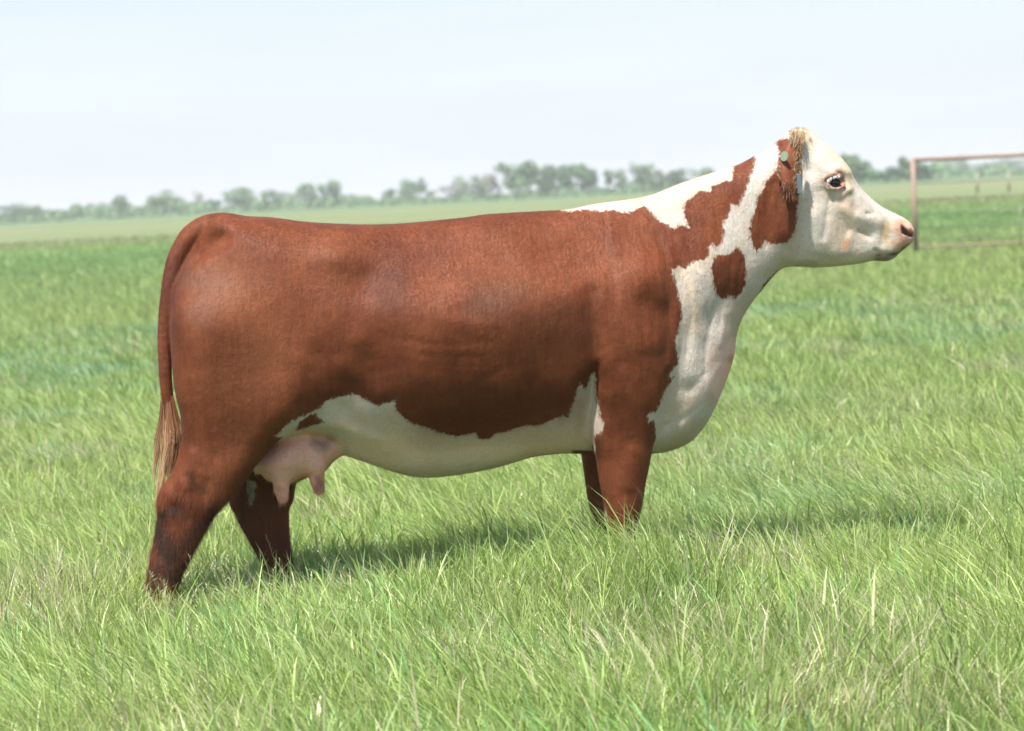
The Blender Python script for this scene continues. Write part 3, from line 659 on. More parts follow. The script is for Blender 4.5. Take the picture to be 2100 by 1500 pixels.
dab([(1822,462),(1815,480),(1820,498)], .010, (.55,.37,.18), .7, -.08)
dab([(1818,485)], .005, (.35,.24,.10), .5, -.08)
NOSE = [(1828,452),(1845,449),(1857,449),(1880,460),(1885,500),(1860,515),(1850,512),(1842,500),(1838,480),(1830,468)]
fillp(NOSE, (.60,.31,.235), .9, -.06, .008)
dab([(1838,462),(1850,456),(1862,462)], .009, (.50,.30,.20), .6, -.06)
dab([(1832,500),(1850,504)], .011, (.55,.27,.13), .75, -.06); dab([(1853,509),(1866,500)], .006, (.20,.10,.06), .8, -.05)
dab([(1862,490),(1867,496)], .006, (.72,.40,.33), .8, -.05)
dab([(1851,470),(1856,477),(1864,482),(1871,483)], .0062, (.045,.018,.015), 1.0, -.06); dab([(1853,474),(1862,481)], .005, (.03,.012,.01), 1.0, -.06); dab([(1856,482)], .006, (.16,.05,.05), .7, -.06)
dab([(1798,523),(1815,527),(1840,521),(1856,511)], .0075, (.07,.045,.03), .95, -.05); dab([(1800,533),(1825,533)], .009, (.24,.18,.11), .8, -.05)
dab([(1790,513),(1810,515)], .009, (.74,.58,.48), .5, -.06)
# dust and mud; far legs darker brown overall
GREY = (.15,.10,.075)
dab([(390,570),(440,590),(410,640)], .035, GREY, .35, -.25); dab([(470,600)], .04, (.27,.15,.10), .3, -.28)
dab([(1000,610),(1030,640)], .05, (.11,.045,.025), .40, -.3); dab([(960,640),(1060,600)], .03, (.13,.07,.045), .3, -.3)
MUD = (.030,.016,.010)
hl = (Y < 0) & (X < P(600, 900, -.2)[0])
for (pp, rr, ss) in [([(330,1052),(370,1040)], .012, .85), ([(325,1075),(340,1130)], .020, .75), ([(395,1090),(410,1070)], .02, .55), ([(360,1130),(385,1110)], .022, .6), ([(330,1160),(370,1150)], .02, .35), ([(390,970),(405,1000),(420,1000)], .012, .5), ([(360,1190),(375,1160)], .015, .6), ([(345,1100),(352,1180)], .016, .55), ([(405,1130),(385,1180)], .016, .7), ([(318,1170),(312,1210)], .014, .5), ([(440,1040),(420,1090)], .014, .5), ([(450,1010),(420,1070)], .012, .4)]:
    dab(pp, rr, MUD, min(1, ss * 1.35), HN - .04, hl.astype(float))
dab([(500,1000),(505,1100),(530,1160)], .03, MUD, .6, HF, L_hf.astype(float)); dab([(540,1000),(570,1180)], .08, (.07,.026,.015), .6, HF, L_hf.astype(float))
dab([(1250,960),(1240,1100)], .06, (.06,.024,.015), .55, FFY, L_ff.astype(float))
dab([(1303,1020),(1305,1050)], .014, MUD, .6, FN, L_fn.astype(float)); dab([(1312,1052)], .006, (.6,.45,.35), .8, FN, L_fn.astype(float)); dab([(1230,900),(1228,930)], .012, MUD, .6, FN-.05, L_fn.astype(float))
# lighter and redder hair areas; haunch, hip and flank sheen is painted in
dab([(470,620),(560,700),(480,800)], .09, (.23,.080,.033), .55, -.28); dab([(700,530)], .05, (.25,.090,.04), .5, -.28)
dab([(1050,560),(1130,640)], .08, (.20,.07,.03), .35, -.3); dab([(500,900),(440,1000)], .04, (.20,.068,.028), .45, -.25, hl.astype(float))
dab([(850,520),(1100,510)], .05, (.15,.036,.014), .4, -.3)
dab([(900,860),(1150,830)], .07, (.080,.019,.009), .6, -.3); dab([(1500,575)], .05, (.10,.028,.018), .35, -.13); dab([(1610,480),(1620,440)], .03, (.13,.04,.022), .4, -.13)  # the barrel dab paints shade into its lower half
dab([(370,520),(345,620),(340,760)], .025, (.13,.042,.028), .5, -.03, (Y > -.12).astype(float))

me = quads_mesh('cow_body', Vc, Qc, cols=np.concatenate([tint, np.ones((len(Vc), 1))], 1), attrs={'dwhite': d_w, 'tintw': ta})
m_coat, nt, b = mat_new('cow_coat'); L = nt.links
def nd(t, **kw):
    n_ = nt.nodes.new(t)
    for k_, v_ in kw.items(): setattr(n_, k_, v_)
    return n_
def attr(nm):
    a = nd('ShaderNodeAttribute'); a.attribute_name = nm; return a
def mth(op, a, b_=None, c_=None):
    n_ = nd('ShaderNodeMath', operation=op)
    for i_, s_ in enumerate((a, b_, c_)):
        if s_ is None: continue
        if isinstance(s_, (int, float)): n_.inputs[i_].default_value = s_
        else: L.new(s_, n_.inputs[i_])
    return n_.outputs[0]
tc = nd('ShaderNodeTexCoord')
def noi(sc, det=3, vs=(1, 1, 1), rot=(0, 0, 0), rough=.55):
    mp = nd('ShaderNodeMapping'); mp.inputs['Scale'].default_value = vs; mp.inputs['Rotation'].default_value = rot
    n_ = nd('ShaderNodeTexNoise'); n_.inputs['Scale'].default_value = sc; n_.inputs['Detail'].default_value = det; n_.inputs['Roughness'].default_value = rough
    L.new(tc.outputs['Object'], mp.inputs[0]); L.new(mp.outputs[0], n_.inputs['Vector']); return n_.outputs[0]
edge = mth('ADD', attr('dwhite').outputs['Fac'], mth('MULTIPLY', mth('SUBTRACT', noi(120, 5, (.8, 1, .45), (0, radians(30), 0)), .5), .032))
edge = mth('ADD', edge, mth('MULTIPLY', mth('SUBTRACT', noi(30, 2), .5), .012))
mrw = nd('ShaderNodeMapRange'); L.new(edge, mrw.inputs['Value']); mrw.inputs['From Min'].default_value = .0035; mrw.inputs['From Max'].default_value = -.0035
WHITE_F = mrw.outputs[0]
def mixc(a, b_, f, mode='MIX'):
    n_ = nd('ShaderNodeMix', data_type='RGBA', blend_type=mode)
    for k_, s_ in (('A', a), ('B', b_), ('Factor', f)):
        if isinstance(s_, tuple): n_.inputs[k_].default_value = (*s_, 1)
        elif isinstance(s_, (int, float)): n_.inputs[k_].default_value = s_
        else: L.new(s_, n_.inputs[k_])
    return n_.outputs['Result']
def rng_(s, a, b_, c_, d):
    n_ = nd('ShaderNodeMapRange'); L.new(s, n_.inputs['Value'])
    for k_, v_ in zip(('From Min', 'From Max', 'To Min', 'To Max'), (a, b_, c_, d)): n_.inputs[k_].default_value = v_
    return n_.outputs[0]
brown = mixc((.140, .037, .0135), (.192, .056, .022), rng_(noi(7, 5), .35, .65, 0, 1))
brown = mixc(brown, (.070, .017, .008), rng_(noi(3.2, 4), .48, .70, 0, .7))
brown = mixc(brown, rng_(noi(26, 4), .3, .7, .93, 1.08), 1.0, 'MULTIPLY')
brown = mixc(brown, rng_(noi(5, 4, (11, 3, 1.2)), .3, .7, .90, 1.11), 1.0, 'MULTIPLY')
white = mixc((.565, .515, .455), (.53, .425, .315), rng_(noi(9, 5), .40, .7, 0, .9))
base = mixc(brown, white, WHITE_F)
hairn = noi(330, 2, (0.35, 1, 1), (0, radians(25), 0))
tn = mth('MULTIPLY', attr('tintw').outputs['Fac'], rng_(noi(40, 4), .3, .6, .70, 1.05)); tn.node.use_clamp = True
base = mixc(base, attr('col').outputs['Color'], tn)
base = mixc(base, rng_(hairn, .3, .7, .86, 1.15), 1.0, 'MULTIPLY')
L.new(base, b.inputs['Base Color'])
b.inputs['Roughness'].default_value = .58; b.inputs['Specular IOR Level'].default_value = .2
b.inputs['Sheen Weight'].default_value = .05; b.inputs['Sheen Roughness'].default_value = .4; b.inputs['Sheen Tint'].default_value = (1, .85, .72, 1)
bp = nd('ShaderNodeBump'); bp.inputs['Strength'].default_value = .5; bp.inputs['Distance'].default_value = .0034
hh = mth('ADD', mth('ADD', mth('MULTIPLY', hairn, .6), mth('MULTIPLY', noi(28, 4, (.7, 1, 1.0)), 2.0)), mth('MULTIPLY', noi(6, 4, (6, 2, 1.2), (0, radians(-12), 0)), 2.6)); L.new(hh, bp.inputs['Height']); L.new(bp.outputs[0], b.inputs['Normal'])

cow = bpy.data.objects.new('cow', None); COL.objects.link(cow); cow.rotation_euler = (0, 0, YAW); cow.empty_display_size = .3
tag(cow, 'red and white beef cow standing side-on in the grass, facing right', 'cow')
body = link('body', me, m_coat, cow)

print('FEET Z', P(330,1290,HN)[1], P(590,1248,HF)[1], P(1290,1222,FN)[1], P(1250,1192,FFY)[1])
# ------------------------------------------------------------------ cow: parts
def fibre_material(name, rough=.5, trans=.15):
    m, nt, b = mat_new(name); at = nt.nodes.new('ShaderNodeAttribute'); at.attribute_name = 'col'
    b.inputs['Roughness'].default_value = rough; b.inputs['Specular IOR Level'].default_value = .35
    nt.links.new(at.outputs['Color'], b.inputs['Base Color']); return m
M_HAIR = fibre_material('long_hair')
M_EYE = simple('eye_dark', (.010, .007, .006), .14)
M_HOOF = simple('hoof_horn', (.10, .075, .05), .5, noise=.3, scale=60)
M_TAGG = simple('tag_green_plastic', (.22, .28, .20), .45, noise=.1, scale=90)
M_TAGB = simple('tag_grey_plastic', (.16, .20, .22), .4, noise=.2, scale=60)
M_STEEL = simple('tag_pin_steel', (.5, .5, .5), .3, 1.0, noise=.1, scale=60)

def ribbons(name, pts, width, c0, c1, parent, mat, face=(0, -1, 0), jit=.5, rng=None):
    """hair strands; pts (n, k, 3), width (n,), colours (n, 3) at the root and at the tip"""
    n, k, _ = pts.shape; rng = rng or RNG
    d = np.gradient(pts, axis=1); f = np.array(face)[None, None] + rng.normal(0, jit, (n, 1, 3))
    w = np.cross(d, f); w /= np.linalg.norm(w, axis=2, keepdims=True) + 1e-9
    t = np.linspace(0, 1, k)[None, :, None]; ww = width[:, None, None] * .5 * (1 - t ** 2.5 * .92)
    V = np.stack([pts - w * ww, pts + w * ww], 2).reshape(n, 2 * k, 3)
    C = c0[:, None] * (1 - t) + c1[:, None] * t; C = np.repeat(C, 2, axis=1)
    q = np.array([[2 * i, 2 * i + 1, 2 * i + 3, 2 * i + 2] for i in range(k - 1)])
    Q = (np.arange(n)[:, None, None] * 2 * k + q[None]).reshape(-1, 4)
    me_ = quads_mesh(name, V.reshape(-1, 3), Q, smooth=False, cols=np.concatenate([C.reshape(-1, 3), np.ones((n * 2 * k, 1))], 1))
    return link(name, me_, mat, parent)
def bez(a, b_, c_, d_, k):
    t = np.linspace(0, 1, k)[None, :, None]; a, b_, c_, d_ = (q[:, None] for q in (a, b_, c_, d_))
    return a * (1 - t) ** 3 + 3 * b_ * t * (1 - t) ** 2 + 3 * c_ * t * t * (1 - t) + d_ * t ** 3
def PN(px, py, y):
    """vectorised P3"""
    px, py, y = np.broadcast_arrays(px, py, y)
    d = CF[None] + ((px - IW / 2) / F_PX)[:, None] * CR[None] + ((IH / 2 - py) / F_PX)[:, None] * CU[None]
    dl = np.stack([CY * d[:, 0] + SY * d[:, 1], -SY * d[:, 0] + CY * d[:, 1], d[:, 2]], 1)
    t = (y - CAM_L[1]) / dl[:, 1]; return CAM_L[None] + t[:, None] * dl

# short coat: one flat hair per sample, lying along the skin
def coat_hair(n):
    rng = np.random.default_rng(3)
    A, B, C_, D_ = (Vc[Qc[:, i]] for i in range(4))
    nrm = np.cross(C_ - A, D_ - B); area = np.linalg.norm(nrm, axis=1) / 2; nrm /= (2 * area[:, None] + 1e-12)
    wgt = area * np.where(Vc[Qc[:, 0], 1] < .05, 1.0, .25) * (Vc[Qc[:, 0], 2] > .1)
    pink = ta[Qc[:, 0]] * (np.abs(tint[Qc[:, 0], 0] - PINK[0]) < .06); wgt = wgt * (1 - .9 * (pink > .5))
    nosy = (Vc[Qc[:, 0], 0] > P(1846, 480, -.06)[0]); wgt = wgt * (1 - .97 * nosy)
    f = rng.choice(len(Qc), n, p=wgt / wgt.sum()); u, v = rng.random((2, n, 1))
    p = (A[f] * (1 - u) + B[f] * u) * (1 - v) + (D_[f] * (1 - u) + C_[f] * u) * v
    N = nrm[f]
    # make the normals agree with the smooth surface
    z = p[:, 2]; x = p[:, 0]
    g = np.stack([np.full(n, -.7), np.zeros(n), np.full(n, -.6)], 1)
    lower = sstep(.75, .55, z); g[:, 0] = g[:, 0] * (1 - lower) - .1 * lower; g[:, 2] -= .5 * lower
    hd = sstep(P(1600, 400, -.1)[0], P(1650, 400, -.1)[0], x); g[:, 0] += hd * 1.0; g[:, 2] -= .5 * hd
    g += rng.normal(0, .30, (n, 3))
    T = g - (g * N).sum(1, keepdims=True) * N; T /= np.linalg.norm(T, axis=1, keepdims=True) + 1e-9
    hindlow = sstep(.56, .45, z) * (x < -.5)
    ln = rng.uniform(.009, .017, n) * (1 + .9 * hindlow + .4 * (z < .5)) * (1 - .35 * hd)
    lift = rng.uniform(.10, .26, n) * (1 + .9 * hindlow)
    W_ = np.cross(T, N); w = rng.uniform(.0006, .0011, n)[:, None] * .5
    tip = p + T * ln[:, None] + N * (ln * lift)[:, None]; p0 = p - N * .0006
    V = np.stack([p0 - W_ * w, p0 + W_ * w, tip], 1).reshape(-1, 3)
    vi = Qc[f, 0]
    att = {'dwhite': np.repeat(d_w[vi] , 3), 'tintw': np.repeat(ta[vi], 3)}
    cc = np.repeat(np.concatenate([tint[vi], np.ones((n, 1))], 1), 3, axis=0)
    me_ = np_mesh('coat_hair', V, np.arange(3 * n), np.arange(n) * 3, smooth=False, cols=cc, attrs=att)
    return link('coat_hair', me_, m_coat, cow)
coat_hair(480000)

# eyes with white lashes
for s_ in (-1, 1):
    eb = bpy.data.meshes.new('eye'); import bmesh
    bm = bmesh.new(); bmesh.ops.create_uvsphere(bm, u_segments=28, v_segments=18, radius=.0205); bm.to_mesh(eb); bm.free()
    for p_ in eb.polygons: p_.use_smooth = True
    eo = link('eye', eb, M_EYE, cow); eo.location = P3(1712.5, 375.5, s_ * .098); eo.scale = (1.05, 1, .9)
    n = 48; u = RNG.random(n)
    rx = 1695 + 27 * u; ry = 370 - 11 * u - 3.5 * np.sin(pi * u); 
    root = PN(rx, ry, np.full(n, -.119)); root[:, 1] *= -s_
    out = np.array([0, s_ * 1.0, 0])
    ln = RNG.uniform(.010, .017, n)[:, None]; dx = (RNG.normal(0, .16, n) + .10)[:, None]
    a = root; b_ = root + ln * .5 * (out + np.array([0, 0, -.1])); c_ = root + ln * (out * .75 + np.array([0, 0, -.45])) + ln * dx * np.array([1, 0, 0]) ; d_ = root + ln * (out * .9 + np.array([0, 0, -.85])) + ln * 1.6 * dx * np.array([1, 0, 0])
    cl = np.array([[.86, .85, .84]]) * RNG.uniform(.85, 1.05, (n, 1))
    ribbons('eyelashes', bez(a, b_, c_, d_, 6), RNG.uniform(.0009, .0015, n), cl * .85, cl * .85, eo, M_HAIR)
    lo = bpy.data.objects[-1] if False else None
for o in [o for o in bpy.data.objects if o.name.startswith('eyelashes')]:
    o.matrix_parent_inverse = Matrix.LocRotScale(o.parent.location, None, o.parent.scale).inverted()

# ears, each a cupped leaf with a fringe, hanging
M_EAR = m_coat
def ear(s_):
    ax = catmull([(1636, 284, -.085), (1627, 308, -.125), (1621, 335, -.155), (1620, 362, -.17), (1624, 388, -.175), (1631, 410, -.172)], 5, closed=False)
    tt = np.linspace(0, 1, len(ax)); hw = np.interp(tt, [0, .15, .4, .65, .85, 1], [9, 15, 19.5, 19, 12.5, 2.0]); m = 13
    V = []
    for i in range(len(ax)):
        for j in range(m):
            w = -1 + 2 * j / (m - 1)
            q = P3(ax[i, 0] + w * hw[i], ax[i, 1] - 3 * (1 - w * w), 0)
            y = ax[i, 2] + .020 * w * w * (hw[i] / 20) + .012 * w
            V.append((*P(ax[i, 0] + w * hw[i], ax[i, 1] - 2 * abs(w), y), y))
    V = np.array(V)[:, [0, 2, 1]]; V[:, 1] *= -s_
    n_ = len(ax); Q = [(i * m + j, i * m + j + 1, (i + 1) * m + j + 1, (i + 1) * m + j) for i in range(n_ - 1) for j in range(m - 1)]
    if s_ > 0: Q = [q[::-1] for q in Q]
    cc = np.tile([.20, .066, .032, 1], (len(V), 1)); tw = np.full(len(V), .7)
    rown = np.repeat(np.arange(n_) / (n_ - 1), m); cc[:, :3] = cc[:, :3] * (1 - .55 * rown[:, None]) + np.array([.13, .045, .018]) * .55 * rown[:, None]
    me_ = quads_mesh('ear', V, Q, cols=cc, attrs={'dwhite': np.full(len(V), .05), 'tintw': tw})
    o = link('ear', me_, M_EAR, cow)
    so = o.modifiers.new('thick', 'SOLIDIFY'); so.thickness = .006; so.offset = 0
    su = o.modifiers.new('smooth', 'SUBSURF'); su.levels = 1; su.render_levels = 1
    rng = np.random.default_rng(21 + s_)
    def fr(name, root_px, tip_px, y0_, y1_, w, c0, c1, bend=6, parent=o):
        n = len(root_px); A = PN(root_px[:, 0], root_px[:, 1], y0_); D = PN(tip_px[:, 0], tip_px[:, 1], y1_)
        M1 = A * .66 + D * .34; M2 = A * .3 + D * .7; off = rng.normal(0, .0025, (n, 3)); off[:, 1] -= .008
        for q in (A, M1, M2, D): pass
        K = [A, M1 + off + [0, 0, .004], M2 + off * 1.5, D]
        K = [k_ * np.array([1, -s_, 1]) for k_ in K]
        return ribbons(name, bez(*K, 6), w, c0, c1, parent, M_HAIR, face=(0, s_, 0), rng=rng)
    tanc, drk, ruf = np.array([[.34, .22, .115]]), np.array([[.075, .026, .012]]), np.array([[.19, .070, .028]])
    # pale herringbone fringe down the front edge
    n = 900; py = rng.uniform(282, 384, n); side = np.where(rng.random(n) < .58, -1, 1); cx = 1637 - 3 * sstep(290, 380, py)
    r_ = np.stack([cx + rng.normal(0, 1.6, n), py], 1); ln = rng.uniform(6, 15, n)
    clump = np.round(py / 7) * 7
    t_ = np.stack([r_[:, 0] + side * ln * rng.uniform(.35, .75, n), clump + (py - clump) * .3 + ln * rng.uniform(.9, 1.3, n)], 1)
    f_ = (rng.random(n) < .55 - .25 * sstep(330, 380, py))[:, None]
    cA = np.where(f_, tanc, ruf) * rng.uniform(.7, 1.3, (n, 1)); fr('ear_fringe', r_, t_, -.176 + rng.normal(0, .004, n), -.186 + rng.normal(0, .006, n), rng.uniform(.0009, .0018, n), cA * .85, cA * 1.15)
    # ruff of longer hair hanging off the tip and back edge
    n = 420; u = rng.random(n); r_ = np.stack([1605 + 31 * rng.random(n), 368 + 32 * u], 1); ln = rng.uniform(12, 26, n)
    t_ = np.stack([r_[:, 0] + (r_[:, 0] - 1622) * .25 - 2 + rng.normal(0, 2, n), r_[:, 1] + ln], 1)
    t_[:, 1] = np.minimum(t_[:, 1], 424 - .004 * (t_[:, 0] - 1628) ** 2)
    c0 = (ruf * rng.uniform(.6, 1.3, (n, 1))); c1 = np.where((rng.random(n) < .15)[:, None], tanc * .7, drk) * rng.uniform(.7, 1.2, (n, 1))
    fr('ear_fringe', r_, t_, -.172 + rng.normal(0, .004, n), -.178 + rng.normal(0, .008, n), rng.uniform(.0008, .0016, n), c0, c1)
    n = 160; r_ = np.stack([rng.uniform(1593, 1606, n), rng.uniform(338, 362, n)], 1); ln = rng.uniform(14, 30, n)
    t_ = np.stack([r_[:, 0] + ln * .55, r_[:, 1] + ln], 1); cA = np.where((rng.random(n) < .5)[:, None], ruf, tanc * .8) * rng.uniform(.6, 1.2, (n, 1))
    fr('ear_fringe', r_, t_, -.128 + rng.normal(0, .004, n), -.150 + rng.normal(0, .006, n), rng.uniform(.0008, .0015, n), cA, cA * .8)
    return o, fr
ear_near, _fr = ear(-1)
ear_far, _ = ear(1); ear_far.location = (.035, 0, -.045)
# round button and the hanging plate of the ear tag
def disc_mesh(name, r, th, hole=False):
    bm = bmesh.new()
    bmesh.ops.create_cone(bm, cap_ends=True, segments=36, radius1=r, radius2=r, depth=th)
    bmesh.ops.bevel(bm, geom=[e for e in bm.edges], offset=th * .3, segments=2, affect='EDGES')
    me_ = bpy.data.meshes.new(name); bm.to_mesh(me_); bm.free()
    for p_ in me_.polygons: p_.use_smooth = False
    return me_
bt = link('ear_tag', disc_mesh('ear_tag', .0190, .003), M_TAGG, ear_near); bt['label'] = 'round pale green button tag'
bt.location = P3(1608.5, 321, -.170); bt.rotation_euler = (Vector((-.80, -.60, .10))).to_track_quat('Z', 'Y').to_euler()
pin = disc_mesh('tag_pin', .0042, .005)
for v_ in pin.vertices: v_.co = Matrix(bt.rotation_euler.to_matrix()) @ (v_.co + Vector((0, 0, .0015)))
pin_q = Vector(P3(1608.5, 321, -.170))
for v_ in pin.vertices: v_.co = v_.co + pin_q
me_j = bt.data
bm = bmesh.new(); bmesh.ops.create_cube(bm, size=1)
for v_ in bm.verts:
    t_ = .5 - v_.co.z
    v_.co = Vector((v_.co.x * (.006 + .003 * t_), v_.co.y * (.030 + .018 * t_), v_.co.z * .074))
bmesh.ops.bevel(bm, geom=list(bm.edges), offset=.0018, segments=2, affect='EDGES')
me_ = bpy.data.meshes.new('ear_tag'); bm.to_mesh(me_); bm.free()
pl = link('ear_tag', me_, M_TAGB, ear_near); pl['label'] = 'hanging grey plate tag seen edge-on'
pl.location = P3(1636.5, 377, -.192); pl.rotation_euler = (radians(4), radians(-4), radians(22))

# poll tuft
n = 1500; rng = np.random.default_rng(8)
r_ = np.stack([rng.uniform(1618, 1672, n), np.zeros(n)], 1); top = np.interp(r_[:, 0], [1600, 1618, 1640, 1660, 1680], [286, 271, 265, 271, 286]); yy = rng.normal(0, .035, n).clip(-.075, .075)
A = PN(r_[:, 0], top + 2 + 260 * np.abs(yy) ** 1.5 * 3, yy)
dirx = np.where(r_[:, 0] < 1641, -1, 1) * rng.uniform(.1, .8, n); ln = rng.uniform(.010, .024, n) * np.exp(-((r_[:, 0] - 1638) / 26) ** 2)
D = A + np.stack([dirx * ln, -np.sign(yy) * 0 + (yy * 1.2) * ln / .03, ln * rng.uniform(-.2, .75, n)], 1); M1 = A + np.stack([dirx * ln * .2, yy * 0, ln * .5], 1); M2 = (M1 + D) / 2 + np.array([0, 0, .006])
cA = np.array([[.50, .39, .26]]) * rng.uniform(.65, 1.25, (n, 1)); ribbons('poll_hair', bez(A, M1, M2, D, 6), rng.uniform(.0008, .0016, n), cA * .9, cA, cow, M_HAIR, rng=rng)
n = 420; rx = rng.uniform(1624, 1646, n); ry = rng.uniform(268, 284, n); A = PN(rx, ry, -.085 - .0009 * (ry - 268)); ln = rng.uniform(10, 24, n)
D = PN(rx + (rx - 1637) * .5 + rng.normal(0, 2, n), ry + ln, -.10 - .0012 * (ry - 268) - rng.uniform(0, .02, n)); off = rng.normal(0, .003, (n, 3)); off[:, 1] -= .012
cA = np.array([[.40, .28, .16]]) * rng.uniform(.6, 1.3, (n, 1)); ribbons('poll_hair', bez(A, A * .66 + D * .34 + off, A * .3 + D * .7 + off, D, 6), rng.uniform(.0009, .0017, n), cA * .85, cA, cow, M_HAIR, rng=rng)

# tail switch: hair in wavy locks
def switch():
    rng = np.random.default_rng(17); out, wid, ca, cb = [], [], [], []
    locks = 34
    for k in range(locks):
        s_ = (k + .5) / locks; n = 90
        rx = 335 + 18 * s_ + rng.normal(0, 2.2, n); ry = rng.uniform(808, 870, n)
        mx_ = 329 + 45 * s_ ** .9 + rng.normal(0, 2.6, n); my = 905 + rng.normal(0, 10, n)
        ex = 326 + 44 * s_ + rng.normal(0, 2, 1); ey = 1018 - 92 * s_ + rng.normal(0, 14, 1)
        if k < 12: ex, ey = 319 + 1.1 * k + rng.normal(0, 2, 1), 1042 - 3 * k + rng.normal(0, 7, 1)
        if k in (1, 2): mx_ = mx_ - 9; ex, ey = np.array([317.]), np.array([985.])
        bx_ = (mx_ * .45 + ex * .55) + rng.normal(0, 7, 1); by_ = (my + ey) / 2 + 12
        yy = -.06 - .055 * (1 - abs(2 * s_ - 1)) * rng.uniform(.3, 1, n)
        A = PN(rx, ry, np.full(n, -.045) - .018 * rng.random(n)); B_ = PN(mx_, my, yy); C2 = PN(bx_ + rng.normal(0, 1.6, n), by_ + 0 * my, yy); D = PN(ex + rng.normal(0, 1.3, n), ey + rng.normal(0, 9, n), yy - .005)
        c1 = A + (B_ - A) * .9; out.append(np.concatenate([bez(A, A + (B_ - A) * .4, B_ * .9 + A * .1, B_, 6)[:, :-1], bez(B_, B_ + (B_ - A) * .25, C2, D, 8)], 1))
        tone = rng.uniform(.65, 1.3); w_ = rng.uniform(.0010, .0019, n)
        rt = np.array([[.20, .078, .035]]); mid_ = np.array([[.66, .46, .26]]) if k < 14 else np.array([[.36, .20, .10]])
        wid.append(w_); ca.append(rt * rng.uniform(.7, 1.2, (n, 1))); cb.append(mid_ * tone * rng.uniform(.75, 1.2, (n, 1)))
    return ribbons('tail_switch', np.concatenate(out), np.concatenate(wid), np.concatenate(ca), np.concatenate(cb), cow, M_HAIR, jit=.7, rng=rng)
switch()

# cloven hooves, standing in the sward
def hoof(x, y, z=.0):
    bm = bmesh.new()
    for sd in (-1, 1):
        r = bmesh.ops.create_cone(bm, cap_ends=True, segments=14, radius1=.036, radius2=.026, depth=.062)
        for v_ in r['verts']:
            v_.co.x = v_.co.x * 1.55 + .012 - v_.co.z * .5; v_.co.y = v_.co.y * .75 + sd * .027; v_.co.z += .031
    bmesh.ops.bevel(bm, geom=[e for e in bm.edges if e.calc_face_angle(0) > .8], offset=.005, segments=2, affect='EDGES')
    me_ = bpy.data.meshes.new('hoof'); bm.to_mesh(me_); bm.free()
    o = link('hoof', me_, M_HOOF, cow); o.location = (x, y, z)
for a in ((340, 1285, HN), (592, 1245, HF), (1290, 1218, FN), (1258, 1190, FFY)):
    q = P3(*a); hoof(q[0], q[1], max(.0, q[2] - .035) * 0)

# ------------------------------------------------------------------ gate, posts
def at_ground(px, Yd):
    """world point on the ground under image column px at distance Yd (roll allowed for)"""
    u = (px - IW / 2) / F_PX; X_ = u * Yd
    for _ in range(4):
        v = -(np.array([X_, Yd, -CAM[2]]) @ CR) + u * (np.array([X_, Yd, -CAM[2]]) @ CF); X_ += v / CR[0]
    return X_
def tube(bm, a, b_, r, seg=10):
    a, b_ = Vector(a), Vector(b_); d = b_ - a
    m_ = Matrix.Translation((a + b_) / 2) @ d.to_track_quat('Z', 'Y').to_matrix().to_4x4()
    bmesh.ops.create_cone(bm, cap_ends=True, segments=seg, radius1=r, radius2=r, depth=d.length, matrix=m_)
def bm_obj(name, bm, mat, parent):
    me_ = bpy.data.meshes.new(name); bm.to_mesh(me_); bm.free()
    for p_ in me_.polygons: p_.use_smooth = True
    return link(name, me_, mat, parent)
M_RUST = simple('weathered_pipe', (.29, .205, .16), .75, noise=.25, scale=5)
M_WIRE = simple('galvanised_wire', (.20, .20, .16), .5, .4, noise=.2, scale=30)
GD = 44.7; gx = at_ground(1879, GD); gw = 4.9
gate = bpy.data.objects.new('pasture_gate', None); COL.objects.link(gate); gate.location = (gx, CAM[1] + GD, 0); gate.rotation_euler = (0, 0, radians(-4))
tag(gate, 'tall rusty pipe gate frame with wire strands standing at the right edge', 'gate')
for xx in (0, gw):
    bm = bmesh.new(); tube(bm, (xx, 0, -.1), (xx, 0, 1.80), .048); bm_obj('post', bm, M_RUST, gate)
bm = bmesh.new(); tube(bm, (0, 0, 1.80), (gw, 0, 1.80), .040); bm_obj('top_rail', bm, M_RUST, gate)
bm = bmesh.new(); tube(bm, (.05, 0, .16), (gw - .05, 0, .16), .020); bm_obj('bottom_rail', bm, M_RUST, gate)
for zz in (.30, .52, .78, 1.05, 1.35):
    bm = bmesh.new(); tube(bm, (.04, -.03, zz), (gw - .04, -.03, zz), .008, 6); bm_obj('wire_strand', bm, M_WIRE, gate)
for xx in (1.95, 3.0):
    bm = bmesh.new(); tube(bm, (xx, -.03, .05), (xx, -.03, .86), .011, 6); bm_obj('stay', bm, M_WIRE, gate)
M_POST = simple('bleached_wood', (.30, .29, .23), .9, noise=.2, scale=8)
for i_, (px, hh_) in enumerate(((2004, 1.5), (2069, 1.5))):
    D_ = 170.0; bm = bmesh.new()
    bmesh.ops.create_cone(bm, cap_ends=True, segments=9, radius1=.10, radius2=.08, depth=hh_, matrix=Matrix.Translation((0, 0, hh_ / 2)))
    for v_ in bm.verts: v_.co.x += .03 * v_.co.z; v_.co.z += (.04 * v_.co.x if v_.co.z > .5 else 0)
    o = bm_obj('fence_post', bm, M_POST, None); o.location = (at_ground(px, D_), CAM[1] + D_, 0)
    tag(o, ['pale wooden fence post far behind the gate, left one of the two', 'pale wooden fence post far behind the gate, right one of the two', 'shorter pale fence post far behind the gate, leftmost of three'][i_], 'fence post', 'weathered posts in the far field')

